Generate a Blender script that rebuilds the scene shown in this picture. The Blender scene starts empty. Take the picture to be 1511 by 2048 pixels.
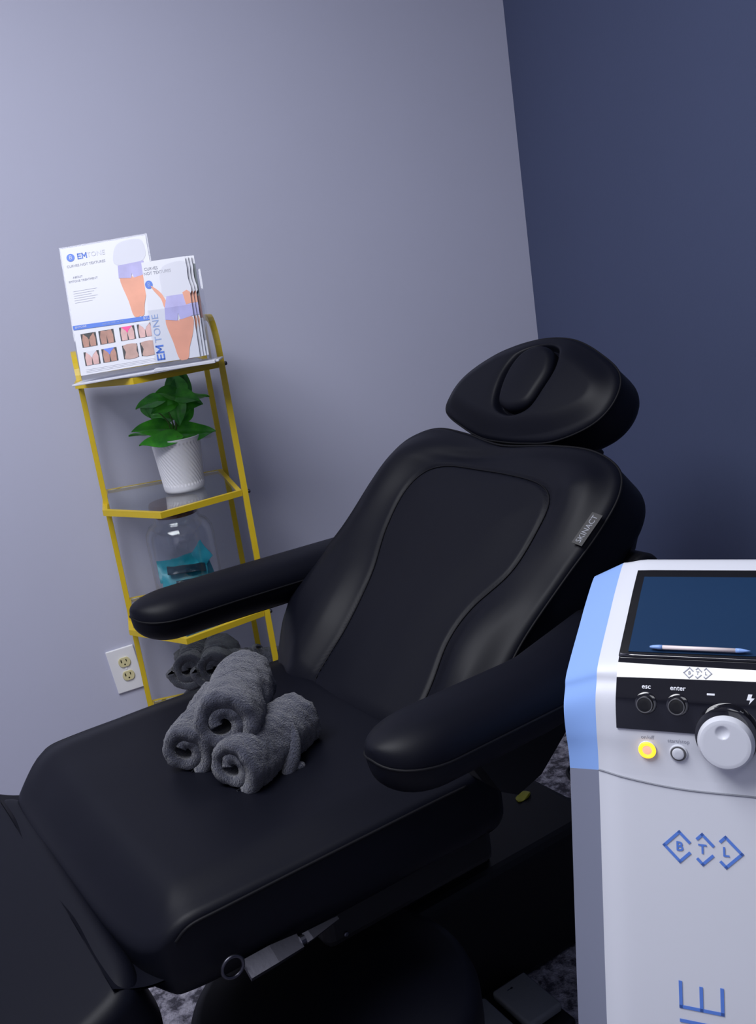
import bpy, math, random
import numpy as np
from mathutils import Vector, Matrix, noise

# ---------------------------------------------------------------- camera, world, lights, exposure
scene = bpy.context.scene
COL = scene.collection
# camera basis (rows = world axes X, Y, Z expressed in image axes right, down, forward)
def unit(v):
    v = np.array(v, float); return v / np.linalg.norm(v)
FPX, CX, CY = 1930.0, 755.5, 1024.0
_down = unit([1929 - CX, 8844 - CY, FPX])
_fwd = np.array([220 - CX, 650 - CY, FPX]); _fwd = unit(_fwd - _down * (_fwd @ _down))
_up = -_down
_x = np.cross(_fwd, _up)
cam_right = Vector((_x[0], _fwd[0], _up[0]))
cam_down = Vector((_x[1], _fwd[1], _up[1]))
cam_fwd = Vector((_x[2], _fwd[2], _up[2]))
cd = bpy.data.cameras.new('camera')
cam = bpy.data.objects.new('camera', cd); COL.objects.link(cam)
cd.sensor_fit = 'VERTICAL'; cd.sensor_height = 36.0
cd.lens = 36.0 * FPX / 2048.0
cd.clip_start = 0.05
M = Matrix.Identity(4)
for i in range(3):
    M[i][0] = cam_right[i]; M[i][1] = -cam_down[i]; M[i][2] = -cam_fwd[i]
M[0][3], M[1][3], M[2][3] = 0.0, 0.0, 1.30
cam.matrix_world = M
scene.camera = cam

w = bpy.data.worlds.new('world'); scene.world = w
w.use_nodes = True
w.node_tree.nodes['Background'].inputs[0].default_value = (0.5, 0.56, 0.75, 1)
w.node_tree.nodes['Background'].inputs[1].default_value = 0.05

def area(name, loc, rot, sx, sy, power, color):
    l = bpy.data.lights.new(name, 'AREA'); l.shape = 'RECTANGLE'; l.size = sx; l.size_y = sy
    l.energy = power; l.color = color
    o = bpy.data.objects.new(name, l); o.location = loc; o.rotation_euler = rot; COL.objects.link(o)
    return o
area('ceiling_troffer', (-0.62, 0.88, 2.56), (0, 0, 0), 1.2, 1.3, 59, (0.93, 0.945, 1.0))
area('ceiling_fill_rear', (-0.2, -0.80, 2.56), (0, 0, 0), 1.2, 0.6, 5, (0.93, 0.945, 1.0))  # weak fill added overhead to soften the shadows, not a known fixture
area('low_fill_light', (-1.0, -1.35, 1.5), (math.radians(82), 0, math.radians(-12)), 0.9, 1.6, 2.0, (0.9, 0.93, 1.0))  # unseen low fill behind the camera on the left; no doorway is built

scene.view_settings.view_transform = 'Standard'
scene.view_settings.look = 'None'
scene.view_settings.gamma = 1.0
scene.view_settings.use_curve_mapping = False
scene.view_settings.exposure = 0.0

random.seed(7)
rad = math.radians

# ---------------------------------------------------------------- materials
def mat(name, color, rough=0.5, metal=0.0, spec=0.5, bump=0.0, bscale=200.0, coat=0.0, emit=None, estr=0.0,
        trans=0.0, ior=1.45, var=0.0, vscale=8.0, sheen=0.0, bdist=0.001, alpha=1.0):
    m = bpy.data.materials.new(name); m.use_nodes = True
    nt = m.node_tree; b = nt.nodes['Principled BSDF']
    b.inputs['Base Color'].default_value = (*color, 1)
    b.inputs['Roughness'].default_value = rough
    b.inputs['Metallic'].default_value = metal
    b.inputs['Specular IOR Level'].default_value = spec
    b.inputs['Coat Weight'].default_value = coat
    b.inputs['Coat Roughness'].default_value = 0.05
    b.inputs['IOR'].default_value = ior
    b.inputs['Transmission Weight'].default_value = trans
    b.inputs['Alpha'].default_value = alpha
    if sheen:
        b.inputs['Sheen Weight'].default_value = sheen
        b.inputs['Sheen Roughness'].default_value = 0.6
    if emit:
        b.inputs['Emission Color'].default_value = (*emit, 1)
        b.inputs['Emission Strength'].default_value = estr
    tc = nt.nodes.new('ShaderNodeTexCoord')
    if bump:
        n = nt.nodes.new('ShaderNodeTexNoise'); n.inputs['Scale'].default_value = bscale
        n.inputs['Detail'].default_value = 6
        bp = nt.nodes.new('ShaderNodeBump'); bp.inputs['Strength'].default_value = bump
        bp.inputs['Distance'].default_value = bdist
        nt.links.new(tc.outputs['Object'], n.inputs['Vector'])
        nt.links.new(n.outputs['Fac'], bp.inputs['Height'])
        nt.links.new(bp.outputs['Normal'], b.inputs['Normal'])
    if var:
        n2 = nt.nodes.new('ShaderNodeTexNoise'); n2.inputs['Scale'].default_value = vscale
        n2.inputs['Detail'].default_value = 5
        mx = nt.nodes.new('ShaderNodeMix'); mx.data_type = 'RGBA'
        mx.inputs[6].default_value = (*[max(0, c * (1 - var)) for c in color], 1)
        mx.inputs[7].default_value = (*[min(1, c * (1 + var)) for c in color], 1)
        nt.links.new(tc.outputs['Object'], n2.inputs['Vector'])
        nt.links.new(n2.outputs['Fac'], mx.inputs[0])
        nt.links.new(mx.outputs[2], b.inputs['Base Color'])
    return m

M_WALL = mat('grey_lavender_paint', (0.49, 0.50, 0.62), 0.6, bump=0.15, bscale=160, var=0.03, vscale=3, spec=0.3)
M_NAVY = mat('navy_paint', (0.066, 0.083, 0.158), 0.55, bump=0.15, bscale=160, var=0.04, vscale=3, spec=0.3)
M_CEIL = mat('white_ceiling', (0.62, 0.62, 0.64), 0.9)
M_VINYL = mat('black_vinyl', (0.0024, 0.0028, 0.0065), 0.50, bump=0.12, bscale=500, bdist=0.0004, spec=0.19, coat=0.0)
M_VINYL2 = mat('black_side_vinyl', (0.007, 0.0065, 0.009), 0.5, bump=0.1, bscale=500, bdist=0.0004, spec=0.35)
M_THREAD = mat('black_thread', (0.004, 0.004, 0.006), 0.6, spec=0.2)
M_BLACKMETAL = mat('black_powder_coat', (0.006, 0.006, 0.008), 0.5, bump=0.05, spec=0.3)
M_BLACKPL = mat('black_plastic', (0.008, 0.008, 0.010), 0.45, bump=0.05, spec=0.35)
M_STEEL = mat('brushed_steel', (0.085, 0.085, 0.105), 0.38, metal=1.0, bump=0.1)
M_YELLOW = mat('yellow_gold_paint', (0.62, 0.44, 0.02), 0.36, bump=0.04, bscale=60, var=0.08, vscale=20)
M_GLASS = mat('shelf_glass', (0.93, 0.97, 0.96), 0.02, trans=1.0, ior=1.45)
M_JAR = mat('jar_glass', (0.97, 0.98, 0.99), 0.01, trans=1.0, ior=1.3)
M_ACRYL = mat('clear_acrylic', (0.96, 0.97, 0.99), 0.02, trans=1.0, ior=1.35)
def thin_clear(name, tint, f0):
    m = bpy.data.materials.new(name); m.use_nodes = True; nt = m.node_tree
    nt.nodes.remove(nt.nodes['Principled BSDF']); out = nt.nodes['Material Output']
    tr = nt.nodes.new('ShaderNodeBsdfTransparent'); tr.inputs[0].default_value = (*tint, 1)
    gl = nt.nodes.new('ShaderNodeBsdfGlossy'); gl.inputs['Roughness'].default_value = 0.02
    fc = nt.nodes.new('ShaderNodeLayerWeight'); fc.inputs['Blend'].default_value = 0.5
    pw = nt.nodes.new('ShaderNodeMath'); pw.operation = 'POWER'; pw.inputs[1].default_value = 4.0
    lw = nt.nodes.new('ShaderNodeMath'); lw.operation = 'MULTIPLY_ADD'; lw.inputs[1].default_value = 0.55; lw.inputs[2].default_value = f0
    nt.links.new(fc.outputs['Facing'], pw.inputs[0]); nt.links.new(pw.outputs[0], lw.inputs[0])
    mx = nt.nodes.new('ShaderNodeMixShader')
    nt.links.new(lw.outputs[0], mx.inputs[0]); nt.links.new(tr.outputs[0], mx.inputs[1]); nt.links.new(gl.outputs[0], mx.inputs[2])
    nt.links.new(mx.outputs[0], out.inputs['Surface']); return m
M_ACRYL = thin_clear('thin_acrylic', (0.97, 0.975, 0.985), 0.025)
M_JAR = thin_clear('thin_jar_glass', (0.965, 0.975, 0.985), 0.05)
M_FOOT = mat('frosted_acrylic', (0.74, 0.75, 0.82), 0.3, trans=0.15, ior=1.35)
M_PAPER = mat('white_paper', (0.64, 0.65, 0.71), 0.35, bump=0.02)
M_PRINTBLUE = mat('print_blue', (0.035, 0.15, 0.62), 0.4, var=0.05)
M_PRINTGREY = mat('print_grey', (0.30, 0.31, 0.37), 0.5, var=0.05)
M_PRINTLB = mat('print_soft_blue', (0.30, 0.40, 0.66), 0.5, var=0.05)
M_SKIN = mat('print_skin', (0.72, 0.31, 0.20), 0.45, var=0.25, vscale=18)
M_SKIN2 = mat('print_skin_dark', (0.40, 0.20, 0.15), 0.45, var=0.45, vscale=60)
M_SKIN3 = mat('print_skin_pale', (0.62, 0.38, 0.36), 0.45, var=0.3, vscale=60)
M_SKIN4 = mat('print_skin_tan', (0.45, 0.28, 0.24), 0.45, var=0.3, vscale=60)
M_SHORTS = mat('print_lavender', (0.40, 0.38, 0.66), 0.45, var=0.25, vscale=30)
M_SHIRT = mat('print_white_shirt', (0.60, 0.61, 0.68), 0.45, var=0.02, vscale=20)
M_PINK = mat('print_pink', (0.85, 0.05, 0.28), 0.45, var=0.1)
M_PBLUE = mat('print_panty_blue', (0.10, 0.19, 0.72), 0.45, var=0.1)
M_PBLACK = mat('print_black', (0.012, 0.012, 0.02), 0.45, var=0.1)
M_MAROON = mat('print_maroon', (0.13, 0.03, 0.03), 0.4, var=0.3, vscale=30)
M_POT = mat('white_ceramic', (0.80, 0.80, 0.84), 0.4, bump=0.03)
M_SOIL = mat('soil', (0.03, 0.02, 0.012), 0.9, bump=0.6, bscale=120)
M_STEM = mat('plant_stem', (0.10, 0.19, 0.04), 0.5, var=0.2)
M_WOOD = mat('brown_wood', (0.12, 0.05, 0.025), 0.5, var=0.3, vscale=30)
M_TEAL = mat('teal_foil', (0.010, 0.33, 0.42), 0.35, bump=0.3, bscale=30, bdist=0.003, var=0.3, vscale=25)
M_TEALDK = mat('dark_foil', (0.006, 0.035, 0.06), 0.3, var=0.3)
M_PLATE = mat('white_wall_plate', (0.80, 0.80, 0.83), 0.35)
M_CREAM = mat('cream_plastic', (0.66, 0.60, 0.34), 0.4, var=0.05)
M_SLOT = mat('dark_slot', (0.03, 0.025, 0.01), 0.7)
M_DWHITE = mat('device_white', (0.65, 0.665, 0.725), 0.38, bump=0.02)
M_DBLUE = mat('device_blue', (0.25, 0.41, 0.80), 0.38, bump=0.02)
M_DGREY = mat('device_grey', (0.20, 0.215, 0.29), 0.45, bump=0.02)
M_GLOSSBLK = mat('gloss_black', (0.006, 0.006, 0.009), 0.05, spec=0.9, coat=0.9, var=0.02)
M_BEZEL = mat('bezel_black', (0.006, 0.006, 0.008), 0.35, var=0.02)
M_SCREEN = mat('dark_screen', (0.012, 0.035, 0.085), 0.22, spec=0.5, var=0.04)
M_LOGO = mat('logo_blue', (0.10, 0.22, 0.66), 0.4, var=0.03)
M_SEAM = mat('seam_grey', (0.25, 0.26, 0.30), 0.6)
M_RING = mat('dark_ring', (0.10, 0.10, 0.11), 0.35)
M_GLOW = mat('lit_ring', (1.0, 0.6, 0.05), 0.4, emit=(1.0, 0.50, 0.015), estr=1.7)
M_GLOWC = mat('lit_centre', (0.9, 0.45, 0.35), 0.4, emit=(1.0, 0.34, 0.22), estr=0.75)
M_PRINTW = mat('print_white', (0.75, 0.77, 0.82), 0.5)
M_PENW = mat('pen_white', (0.82, 0.72, 0.72), 0.35)
M_PEDAL = mat('pedal_grey', (0.17, 0.18, 0.20), 0.6, bump=0.2, bscale=300)
M_CABLE = mat('black_cable', (0.006, 0.006, 0.007), 0.45)
M_YLEAF = mat('yellow_tag', (0.5, 0.48, 0.03), 0.5, var=0.3, vscale=60)

def towel_mat(name, c):
    m = mat(name, c, 0.95, bump=1.0, bscale=420, bdist=0.004, var=0.35, vscale=120, sheen=0.35, spec=0.1)
    return m
M_TOWEL = towel_mat('grey_terry', (0.030, 0.033, 0.056))
M_TOWEL2 = towel_mat('dark_grey_terry', (0.040, 0.044, 0.064))

def leaf_mat():
    m = bpy.data.materials.new('leaf_green'); m.use_nodes = True
    nt = m.node_tree; b = nt.nodes['Principled BSDF']
    tc = nt.nodes.new('ShaderNodeTexCoord')
    n = nt.nodes.new('ShaderNodeTexNoise'); n.inputs['Scale'].default_value = 25; n.inputs['Detail'].default_value = 4
    r = nt.nodes.new('ShaderNodeValToRGB')
    r.color_ramp.elements[0].position = 0.3; r.color_ramp.elements[0].color = (0.016, 0.16, 0.020, 1)
    r.color_ramp.elements[1].position = 0.75; r.color_ramp.elements[1].color = (0.11, 0.62, 0.035, 1)
    nt.links.new(tc.outputs['Object'], n.inputs['Vector']); nt.links.new(n.outputs['Fac'], r.inputs['Fac'])
    nt.links.new(r.outputs['Color'], b.inputs['Base Color'])
    b.inputs['Roughness'].default_value = 0.35
    return m
M_LEAF = leaf_mat()

def carpet_mat():
    m = bpy.data.materials.new('mottled_carpet'); m.use_nodes = True
    nt = m.node_tree; b = nt.nodes['Principled BSDF']
    tc = nt.nodes.new('ShaderNodeTexCoord')
    mp = nt.nodes.new('ShaderNodeMapping'); mp.inputs['Scale'].default_value = (1.0, 1.0, 1)
    n = nt.nodes.new('ShaderNodeTexNoise'); n.inputs['Scale'].default_value = 30; n.inputs['Detail'].default_value = 4
    n.inputs['Roughness'].default_value = 0.7
    r = nt.nodes.new('ShaderNodeValToRGB')
    r.color_ramp.elements[0].position = 0.42; r.color_ramp.elements[0].color = (0.07, 0.067, 0.09, 1)
    r.color_ramp.elements[1].position = 0.62; r.color_ramp.elements[1].color = (0.55, 0.53, 0.62, 1)
    e = r.color_ramp.elements.new(0.5); e.color = (0.27, 0.26, 0.32, 1)
    nt.links.new(tc.outputs['Object'], mp.inputs['Vector']); nt.links.new(mp.outputs['Vector'], n.inputs['Vector'])
    nt.links.new(n.outputs['Fac'], r.inputs['Fac']); nt.links.new(r.outputs['Color'], b.inputs['Base Color'])
    n2 = nt.nodes.new('ShaderNodeTexNoise'); n2.inputs['Scale'].default_value = 260; n2.inputs['Detail'].default_value = 5
    bp = nt.nodes.new('ShaderNodeBump'); bp.inputs['Strength'].default_value = 0.9; bp.inputs['Distance'].default_value = 0.006
    nt.links.new(tc.outputs['Object'], n2.inputs['Vector']); nt.links.new(n2.outputs['Fac'], bp.inputs['Height'])
    nt.links.new(bp.outputs['Normal'], b.inputs['Normal'])
    b.inputs['Roughness'].default_value = 0.95
    return m
M_CARPET = carpet_mat()

# ---------------------------------------------------------------- helpers
def mk(name, geo, m, parent=None, smooth=False, loc=None, rot=None, sharp=None):
    verts, faces = geo
    me = bpy.data.meshes.new(name)
    me.from_pydata([tuple(map(float, v)) for v in verts], [], [tuple(map(int, f)) for f in faces])
    me.validate(); me.update()
    if m: me.materials.append(m)
    if smooth:
        me.polygons.foreach_set('use_smooth', [True] * len(me.polygons))
        if sharp: me.set_sharp_from_angle(angle=rad(sharp))
    o = bpy.data.objects.new(name, me); COL.objects.link(o)
    if parent: o.parent = parent
    if loc is not None: o.location = loc
    if rot is not None: o.rotation_euler = rot
    return o
def thing(name, label, cat, loc=(0, 0, 0), rotz=0.0, group=None):
    o = bpy.data.objects.new(name, None); COL.objects.link(o)
    o.empty_display_size = 0.05
    o.location = loc; o.rotation_euler = (0, 0, rotz)
    tag(o, label, cat, group); return o
def tag(o, label, cat, group=None):
    o['label'] = label; o['category'] = cat
    if group: o['group'] = group
    return o
def struct(o):
    o['kind'] = 'structure'; return o
def join(*gs):
    V, F = [], []
    for v, f in gs:
        k = len(V); V += [tuple(p) for p in v]; F += [tuple(i + k for i in q) for q in f]
    return V, F
def xf(geo, fn):
    return [fn(Vector(p)) for p in geo[0]], geo[1]
def box(x0, x1, y0, y1, z0, z1, b=0.0):
    """box with chamfered edges when b > 0"""
    if b <= 0:
        v = [(x, y, z) for x in (x0, x1) for y in (y0, y1) for z in (z0, z1)]
        return v, [(0, 1, 3, 2), (4, 6, 7, 5), (0, 4, 5, 1), (2, 3, 7, 6), (0, 2, 6, 4), (1, 5, 7, 3)]
    import bmesh
    bm = bmesh.new(); bmesh.ops.create_cube(bm, size=1)
    for q in bm.verts:
        q.co = Vector(((x0 + x1) / 2 + q.co.x * (x1 - x0), (y0 + y1) / 2 + q.co.y * (y1 - y0), (z0 + z1) / 2 + q.co.z * (z1 - z0)))
    bmesh.ops.bevel(bm, geom=bm.edges[:], offset=b, segments=3, affect='EDGES', profile=0.5)
    bm.verts.index_update()
    g = [tuple(q.co) for q in bm.verts], [tuple(q.index for q in f.verts) for f in bm.faces]
    bm.free(); return g
def lathe(prof, n=48, cap=True):
    """prof: list of (r, z)"""
    V = []; F = []
    for r, z in prof:
        for i in range(n):
            a = 2 * math.pi * i / n; V.append((r * math.cos(a), r * math.sin(a), z))
    for j in range(len(prof) - 1):
        for i in range(n):
            k = (i + 1) % n
            F.append((j * n + i, j * n + k, (j + 1) * n + k, (j + 1) * n + i))
    if cap:
        F.append(tuple(reversed(range(n)))); F.append(tuple((len(prof) - 1) * n + i for i in range(n)))
    return V, F
def frames(pts, closed=False, upv=None):
    n = len(pts); T = []
    for i in range(n):
        a = pts[(i - 1) % n] if closed or i > 0 else pts[i]
        b = pts[(i + 1) % n] if closed or i < n - 1 else pts[i]
        t = (b - a); T.append(t.normalized() if t.length > 1e-9 else Vector((0, 0, 1)))
    out = []
    u0 = Vector(upv) if upv is not None else (Vector((0, 0, 1)) if abs(T[0].z) < 0.9 else Vector((1, 0, 0)))
    for t in T:
        s = t.cross(u0)
        if s.length < 1e-6: s = t.orthogonal()
        s.normalize(); u = s.cross(t).normalized()
        out.append((s, u)); u0 = u if upv is None else Vector(upv)
    return out
def tube(pts, r, n=12, closed=False, sect=None, upv=None):
    """tube (or a swept section: list of (a, b)) along points; r number or list"""
    pts = [Vector(p) for p in pts]; fr = frames(pts, closed, upv); V = []; F = []
    if sect is None: sect = [(math.cos(2 * math.pi * k / n), math.sin(2 * math.pi * k / n)) for k in range(n)]
    n = len(sect)
    for i, p in enumerate(pts):
        rr = r[i] if isinstance(r, (list, tuple)) else r
        s, u = fr[i]
        for a, b in sect: V.append(tuple(p + s * (a * rr) + u * (b * rr)))
    m = len(pts)
    for i in range(m if closed else m - 1):
        j = (i + 1) % m
        for k in range(n):
            l = (k + 1) % n; F.append((i * n + k, i * n + l, j * n + l, j * n + k))
    if not closed:
        F.append(tuple(reversed(range(n)))); F.append(tuple((m - 1) * n + k for k in range(n)))
    return V, F
def catmull(P, n=8, closed=True):
    P = [np.array(p, float) for p in P]; m = len(P); out = []
    rng = range(m) if closed else range(m - 1)
    for i in rng:
        if closed: p0, p1, p2, p3 = P[(i - 1) % m], P[i], P[(i + 1) % m], P[(i + 2) % m]
        else: p0, p1, p2, p3 = P[max(i - 1, 0)], P[i], P[i + 1], P[min(i + 2, m - 1)]
        for k in range(n):
            t = k / n
            out.append(0.5 * ((2 * p1) + (-p0 + p2) * t + (2 * p0 - 5 * p1 + 4 * p2 - p3) * t * t + (-p0 + 3 * p1 - 3 * p2 + p3) * t ** 3))
    if not closed: out.append(P[-1])
    return out
def resample(P, n):
    P = np.array(P); Q = np.vstack([P, P[:1]]); d = np.r_[0, np.cumsum(np.linalg.norm(np.diff(Q, axis=0), axis=1))]
    s = np.linspace(0, d[-1], n, endpoint=False)
    return np.stack([np.interp(s, d, Q[:, k]) for k in range(Q.shape[1])], 1)
def cushion(outline, thick, rtop, rbot, topfn=None, nout=140, nrad=40, centre=None, nr=8, botfn=None):
    """padded slab: 2-D outline (counter-clockwise), top at z=0, rounded rims; topfn(x,y) relief"""
    P = resample(outline, nout)
    c = np.array(centre) if centre is not None else P.mean(0)
    T = np.roll(P, -1, 0) - np.roll(P, 1, 0); T /= np.linalg.norm(T, axis=1)[:, None]
    N = np.stack([T[:, 1], -T[:, 0]], 1)
    rings = []
    rings.append((c + (P - c) * 0.02, -thick)); rings.append((c + (P - c) * 0.6, -thick))
    for k in range(nr + 1):
        a = math.pi / 2 * k / nr
        rings.append((P - N * (rbot * (1 - math.sin(a))), -thick + rbot * (1 - math.cos(a))))
    for k in range(nr + 1):
        a = math.pi / 2 * k / nr
        rings.append((P - N * (rtop * (1 - math.cos(a))), -rtop + rtop * math.sin(a)))
    last = rings[-1][0]
    for k in range(1, nrad + 1):
        f = 1 - k / nrad; f = max(f, 0.004)
        rings.append((c + (last - c) * f, 0.0))
    V = []; F = []
    for ri, (R, z) in enumerate(rings):
        for p in R:
            zz = z
            if topfn is not None and z > -thick * 0.5:
                zz = z + topfn(p[0], p[1])
            V.append((p[0], p[1], zz))
    n = nout
    for j in range(len(rings) - 1):
        for i in range(n):
            k = (i + 1) % n; F.append((j * n + i, j * n + k, (j + 1) * n + k, (j + 1) * n + i))
    F.append(tuple(reversed(range(n)))); F.append(tuple((len(rings) - 1) * n + i for i in range(n)))
    return V, F
def seg_dist(poly, closed=True):
    A = np.array(poly); B = np.roll(A, -1, 0) if closed else A[1:]
    if not closed: A = A[:-1]
    D = B - A; L = (D * D).sum(1) + 1e-12
    def f(x, y):
        p = np.array([x, y]); t = np.clip(((p - A) * D).sum(1) / L, 0, 1)
        q = A + D * t[:, None]; return float(np.sqrt(((p - q) ** 2).sum(1).min()))
    return f
def inside(poly):
    A = [tuple(p) for p in poly]; n = len(A)
    def f(x, y):
        c = False
        for i in range(n):
            x1, y1 = A[i]; x2, y2 = A[(i + 1) % n]
            if (y1 > y) != (y2 > y) and x < (x2 - x1) * (y - y1) / (y2 - y1) + x1: c = not c
        return c
    return f
def sstep(a, b, x):
    t = min(1, max(0, (x - a) / (b - a))); return t * t * (3 - 2 * t)
def text_geo(s, size=1.0, extrude=0.0, align='CENTER', shear=0.0, offset=0.0):
    cu = bpy.data.curves.new('t', 'FONT'); cu.body = s; cu.size = size; cu.extrude = extrude
    cu.align_x = align; cu.align_y = 'CENTER'; cu.resolution_u = 3; cu.shear = shear; cu.offset = offset
    o = bpy.data.objects.new('t', cu); COL.objects.link(o)
    dg = bpy.context.evaluated_depsgraph_get(); dg.update()
    me = bpy.data.meshes.new_from_object(o.evaluated_get(dg))
    g = [tuple(v.co) for v in me.vertices], [tuple(p.vertices) for p in me.polygons]
    bpy.data.objects.remove(o); bpy.data.curves.remove(cu); bpy.data.meshes.remove(me)
    return g
def slab2d(poly, z0, z1):
    n = len(poly); V = [(p[0], p[1], z0) for p in poly] + [(p[0], p[1], z1) for p in poly]
    F = [tuple(reversed(range(n))), tuple(range(n, 2 * n))] + [(i, (i + 1) % n, n + (i + 1) % n, n + i) for i in range(n)]
    return V, F

# ---------------------------------------------------------------- the room
XR, YB, XL, YF, HC = 1.113, 2.48, -2.3, -1.6, 2.6
struct(mk('floor', box(XL - 0.1, XR + 0.1, YF - 0.1, YB + 0.1, -0.08, 0.0), M_CARPET))
struct(mk('ceiling', box(XL - 0.1, XR + 0.1, YF - 0.1, YB + 0.1, HC, HC + 0.1), M_CEIL))
struct(mk('wall_back', box(XL - 0.1, XR + 0.1, YB, YB + 0.1, 0, HC), M_WALL))
struct(mk('wall_right', box(XR, XR + 0.1, YF, YB, 0, HC), M_NAVY))
struct(mk('wall_left', box(XL - 0.1, XL, YF, YB, 0, HC), M_WALL))
struct(mk('wall_front', box(XL, XR, YF - 0.1, YF, 0, HC), M_WALL))

# ---------------------------------------------------------------- wall outlet
ol = thing('wall_outlet', 'white wall plate with two cream round sockets behind the yellow shelf leg', 'outlet', (-0.140, YB, 0.403), 0)
ol.rotation_euler = (0, rad(-5), 0)
mk('cover_plate', box(-0.036, 0.036, -0.007, 0.0, -0.060, 0.060, 0.0025), M_PLATE, ol)
for zc in (0.0215, -0.0165):
    rc = mk('socket', xf(lathe([(0.0, -0.002), (0.0155, -0.002), (0.0155, 0.0095), (0.0145, 0.0105), (0.0, 0.0105)], 32), lambda p: Vector((p.x, -p.z, max(-0.0125, min(0.0125, p.y))))), M_CREAM, ol, loc=(0.003, -0.0005, zc))
    mk('slot', box(-0.0085, -0.0055, -0.0108, -0.0095, 0.0, 0.008), M_SLOT, rc)
    mk('slot', box(0.0045, 0.007, -0.0108, -0.0095, 0.001, 0.008), M_SLOT, rc)
    mk('slot', xf(lathe([(0.0022, 0), (0.0022, 0.0013)], 12), lambda p: Vector((p.x, -p.z - 0.0095, p.y - 0.006))), M_SLOT, rc)
mk('screw', xf(lathe([(0.003, 0), (0.003, 0.0012), (0.002, 0.002)], 16), lambda p: Vector((p.x + 0.003, -p.z - 0.0065, p.y + 0.0025))), M_PLATE, ol)

# ---------------------------------------------------------------- yellow corner shelf
SH = (0.05, 2.24, 0.0)
sh = thing('etagere_shelf', 'yellow painted metal shelf with hexagonal glass tiers against the grey wall', 'shelf', SH)
TZ = [0.317, 0.601, 0.885, 1.169]
hexa = [(-0.098, 2.44), (-0.098, 2.18), (0.022, 2.028), (0.204, 2.10), (0.196, 2.42)]
hx = [(x - SH[0], y - SH[1]) for x, y in hexa]
bar = [(-0.5, -0.55), (0.5, -0.55), (0.5, 0.55), (-0.5, 0.55)]
def inset(poly, d):
    P = np.array(poly); n = len(P); out = []
    for i in range(n):
        a, b, c = P[i - 1], P[i], P[(i + 1) % n]
        t1 = (b - a) / np.linalg.norm(b - a); t2 = (c - b) / np.linalg.norm(c - b)
        n1 = np.array([-t1[1], t1[0]]); n2 = np.array([-t2[1], t2[0]])
        m_ = (n1 + n2); m_ /= (1 + n1 @ n2)
        out.append(b + m_ * d)
    return out
for z in TZ:
    o_, i_ = inset(hx, 0), inset(hx, 0.011)
    V = []; F = []
    for zz in (z - 0.013, z):
        V += [(p[0], p[1], zz) for p in o_] + [(p[0], p[1], zz) for p in i_]
    for i in range(5):
        j = (i + 1) % 5
        F += [(i, j, 5 + j, 5 + i), (10 + i, 15 + i, 15 + j, 10 + j), (i, 10 + i, 10 + j, j), (5 + i, 5 + j, 15 + j, 15 + i)]
    mk('tier_frame', (V, F), M_YELLOW, sh)
    mk('glass_pane', slab2d(inset(hx, 0.0112), z - 0.0055, z - 0.0005), M_GLASS, sh)
sq = [(-0.5, -0.5), (0.5, -0.5), (0.5, 0.5), (-0.5, 0.5)]
def side(xf_, yf, xb, yb, ztop):
    pts = [(xf_, yf, 0.0)] + [(xf_, yf, z) for z in np.linspace(0.1, ztop - 0.075, 6)]
    for k in range(1, 9):
        a = math.pi / 2 * k / 8
        pts.append((xf_ + (xb - xf_) * 0.075 / abs(yb - yf) * (1 - math.cos(a)), yf + 0.075 * (1 - math.cos(a)), ztop - 0.075 + 0.075 * math.sin(a)))
    for k in range(8, -1, -1):
        a = math.pi / 2 * k / 8
        pts.append((xb + (xf_ - xb) * 0.075 / abs(yb - yf) * (1 - math.cos(a)), yb - 0.075 * (1 - math.cos(a)), ztop - 0.075 + 0.075 * math.sin(a)))
    pts += [(xb, yb, z) for z in np.linspace(ztop - 0.1, 0, 6)]
    return [(p[0] - SH[0], p[1] - SH[1], p[2]) for p in pts]
mk('side_frame', tube(side(0.211, 2.104, 0.203, 2.405, 1.262), 0.0125, sect=sq, upv=(1, 0, 0)), M_YELLOW, sh)
mk('side_frame', tube(side(-0.0895, 2.25, -0.0965, 2.428, 1.224), 0.0115, sect=sq, upv=(1, 0, 0)), M_YELLOW, sh)
for z in TZ:
    mk('bolt', xf(lathe([(0.0045, 0), (0.0045, 0.003), (0.003, 0.0055)], 16), lambda p: Vector((p.z + 0.2175 - SH[0], p.y + 2.104 - SH[1], p.x + z - 0.006))), M_STEEL, sh)

# ---------------------------------------------------------------- potted plant on tier 3
pp = thing('potted_plant', 'green heart-leaved plant in a white ribbed pot on the second glass tier', 'plant', (0.090, 2.235, 0.8852))
NP = 288
prof = [(0.040, 0.0), (0.043, 0.001), (0.0455, 0.004)] + [(0.0465 + 0.0095 * t, 0.008 + 0.112 * t) for t in np.linspace(0, 1, 40)] + [(0.0565, 0.122), (0.0545, 0.1235), (0.052, 0.122), (0.050, 0.105)]
V, F = lathe(prof, NP)
V2 = []
for (x, y, z) in V:
    r_ = math.hypot(x, y); a = math.atan2(y, x)
    if 0.017 < z < 0.112 and r_ > 0.044:
        s = (a * r_ * 0.80 - (z) * 0.6) / 0.0052
        r2 = r_ - 0.0026 * (0.5 + 0.5 * math.cos(2 * math.pi * (a / (2 * math.pi) * 38 + z / 0.0125))) ** 1.5
        x, y = r2 * math.cos(a), r2 * math.sin(a)
    V2.append((x, y, z))
mk('pot', (V2, F), M_POT, pp, smooth=True, sharp=60)
mk('soil', xf(lathe([(0.0, 0.1), (0.0495, 0.1), (0.0495, 0.106), (0.03, 0.109), (0.0, 0.110)], 32), lambda p: p), M_SOIL, pp)
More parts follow.
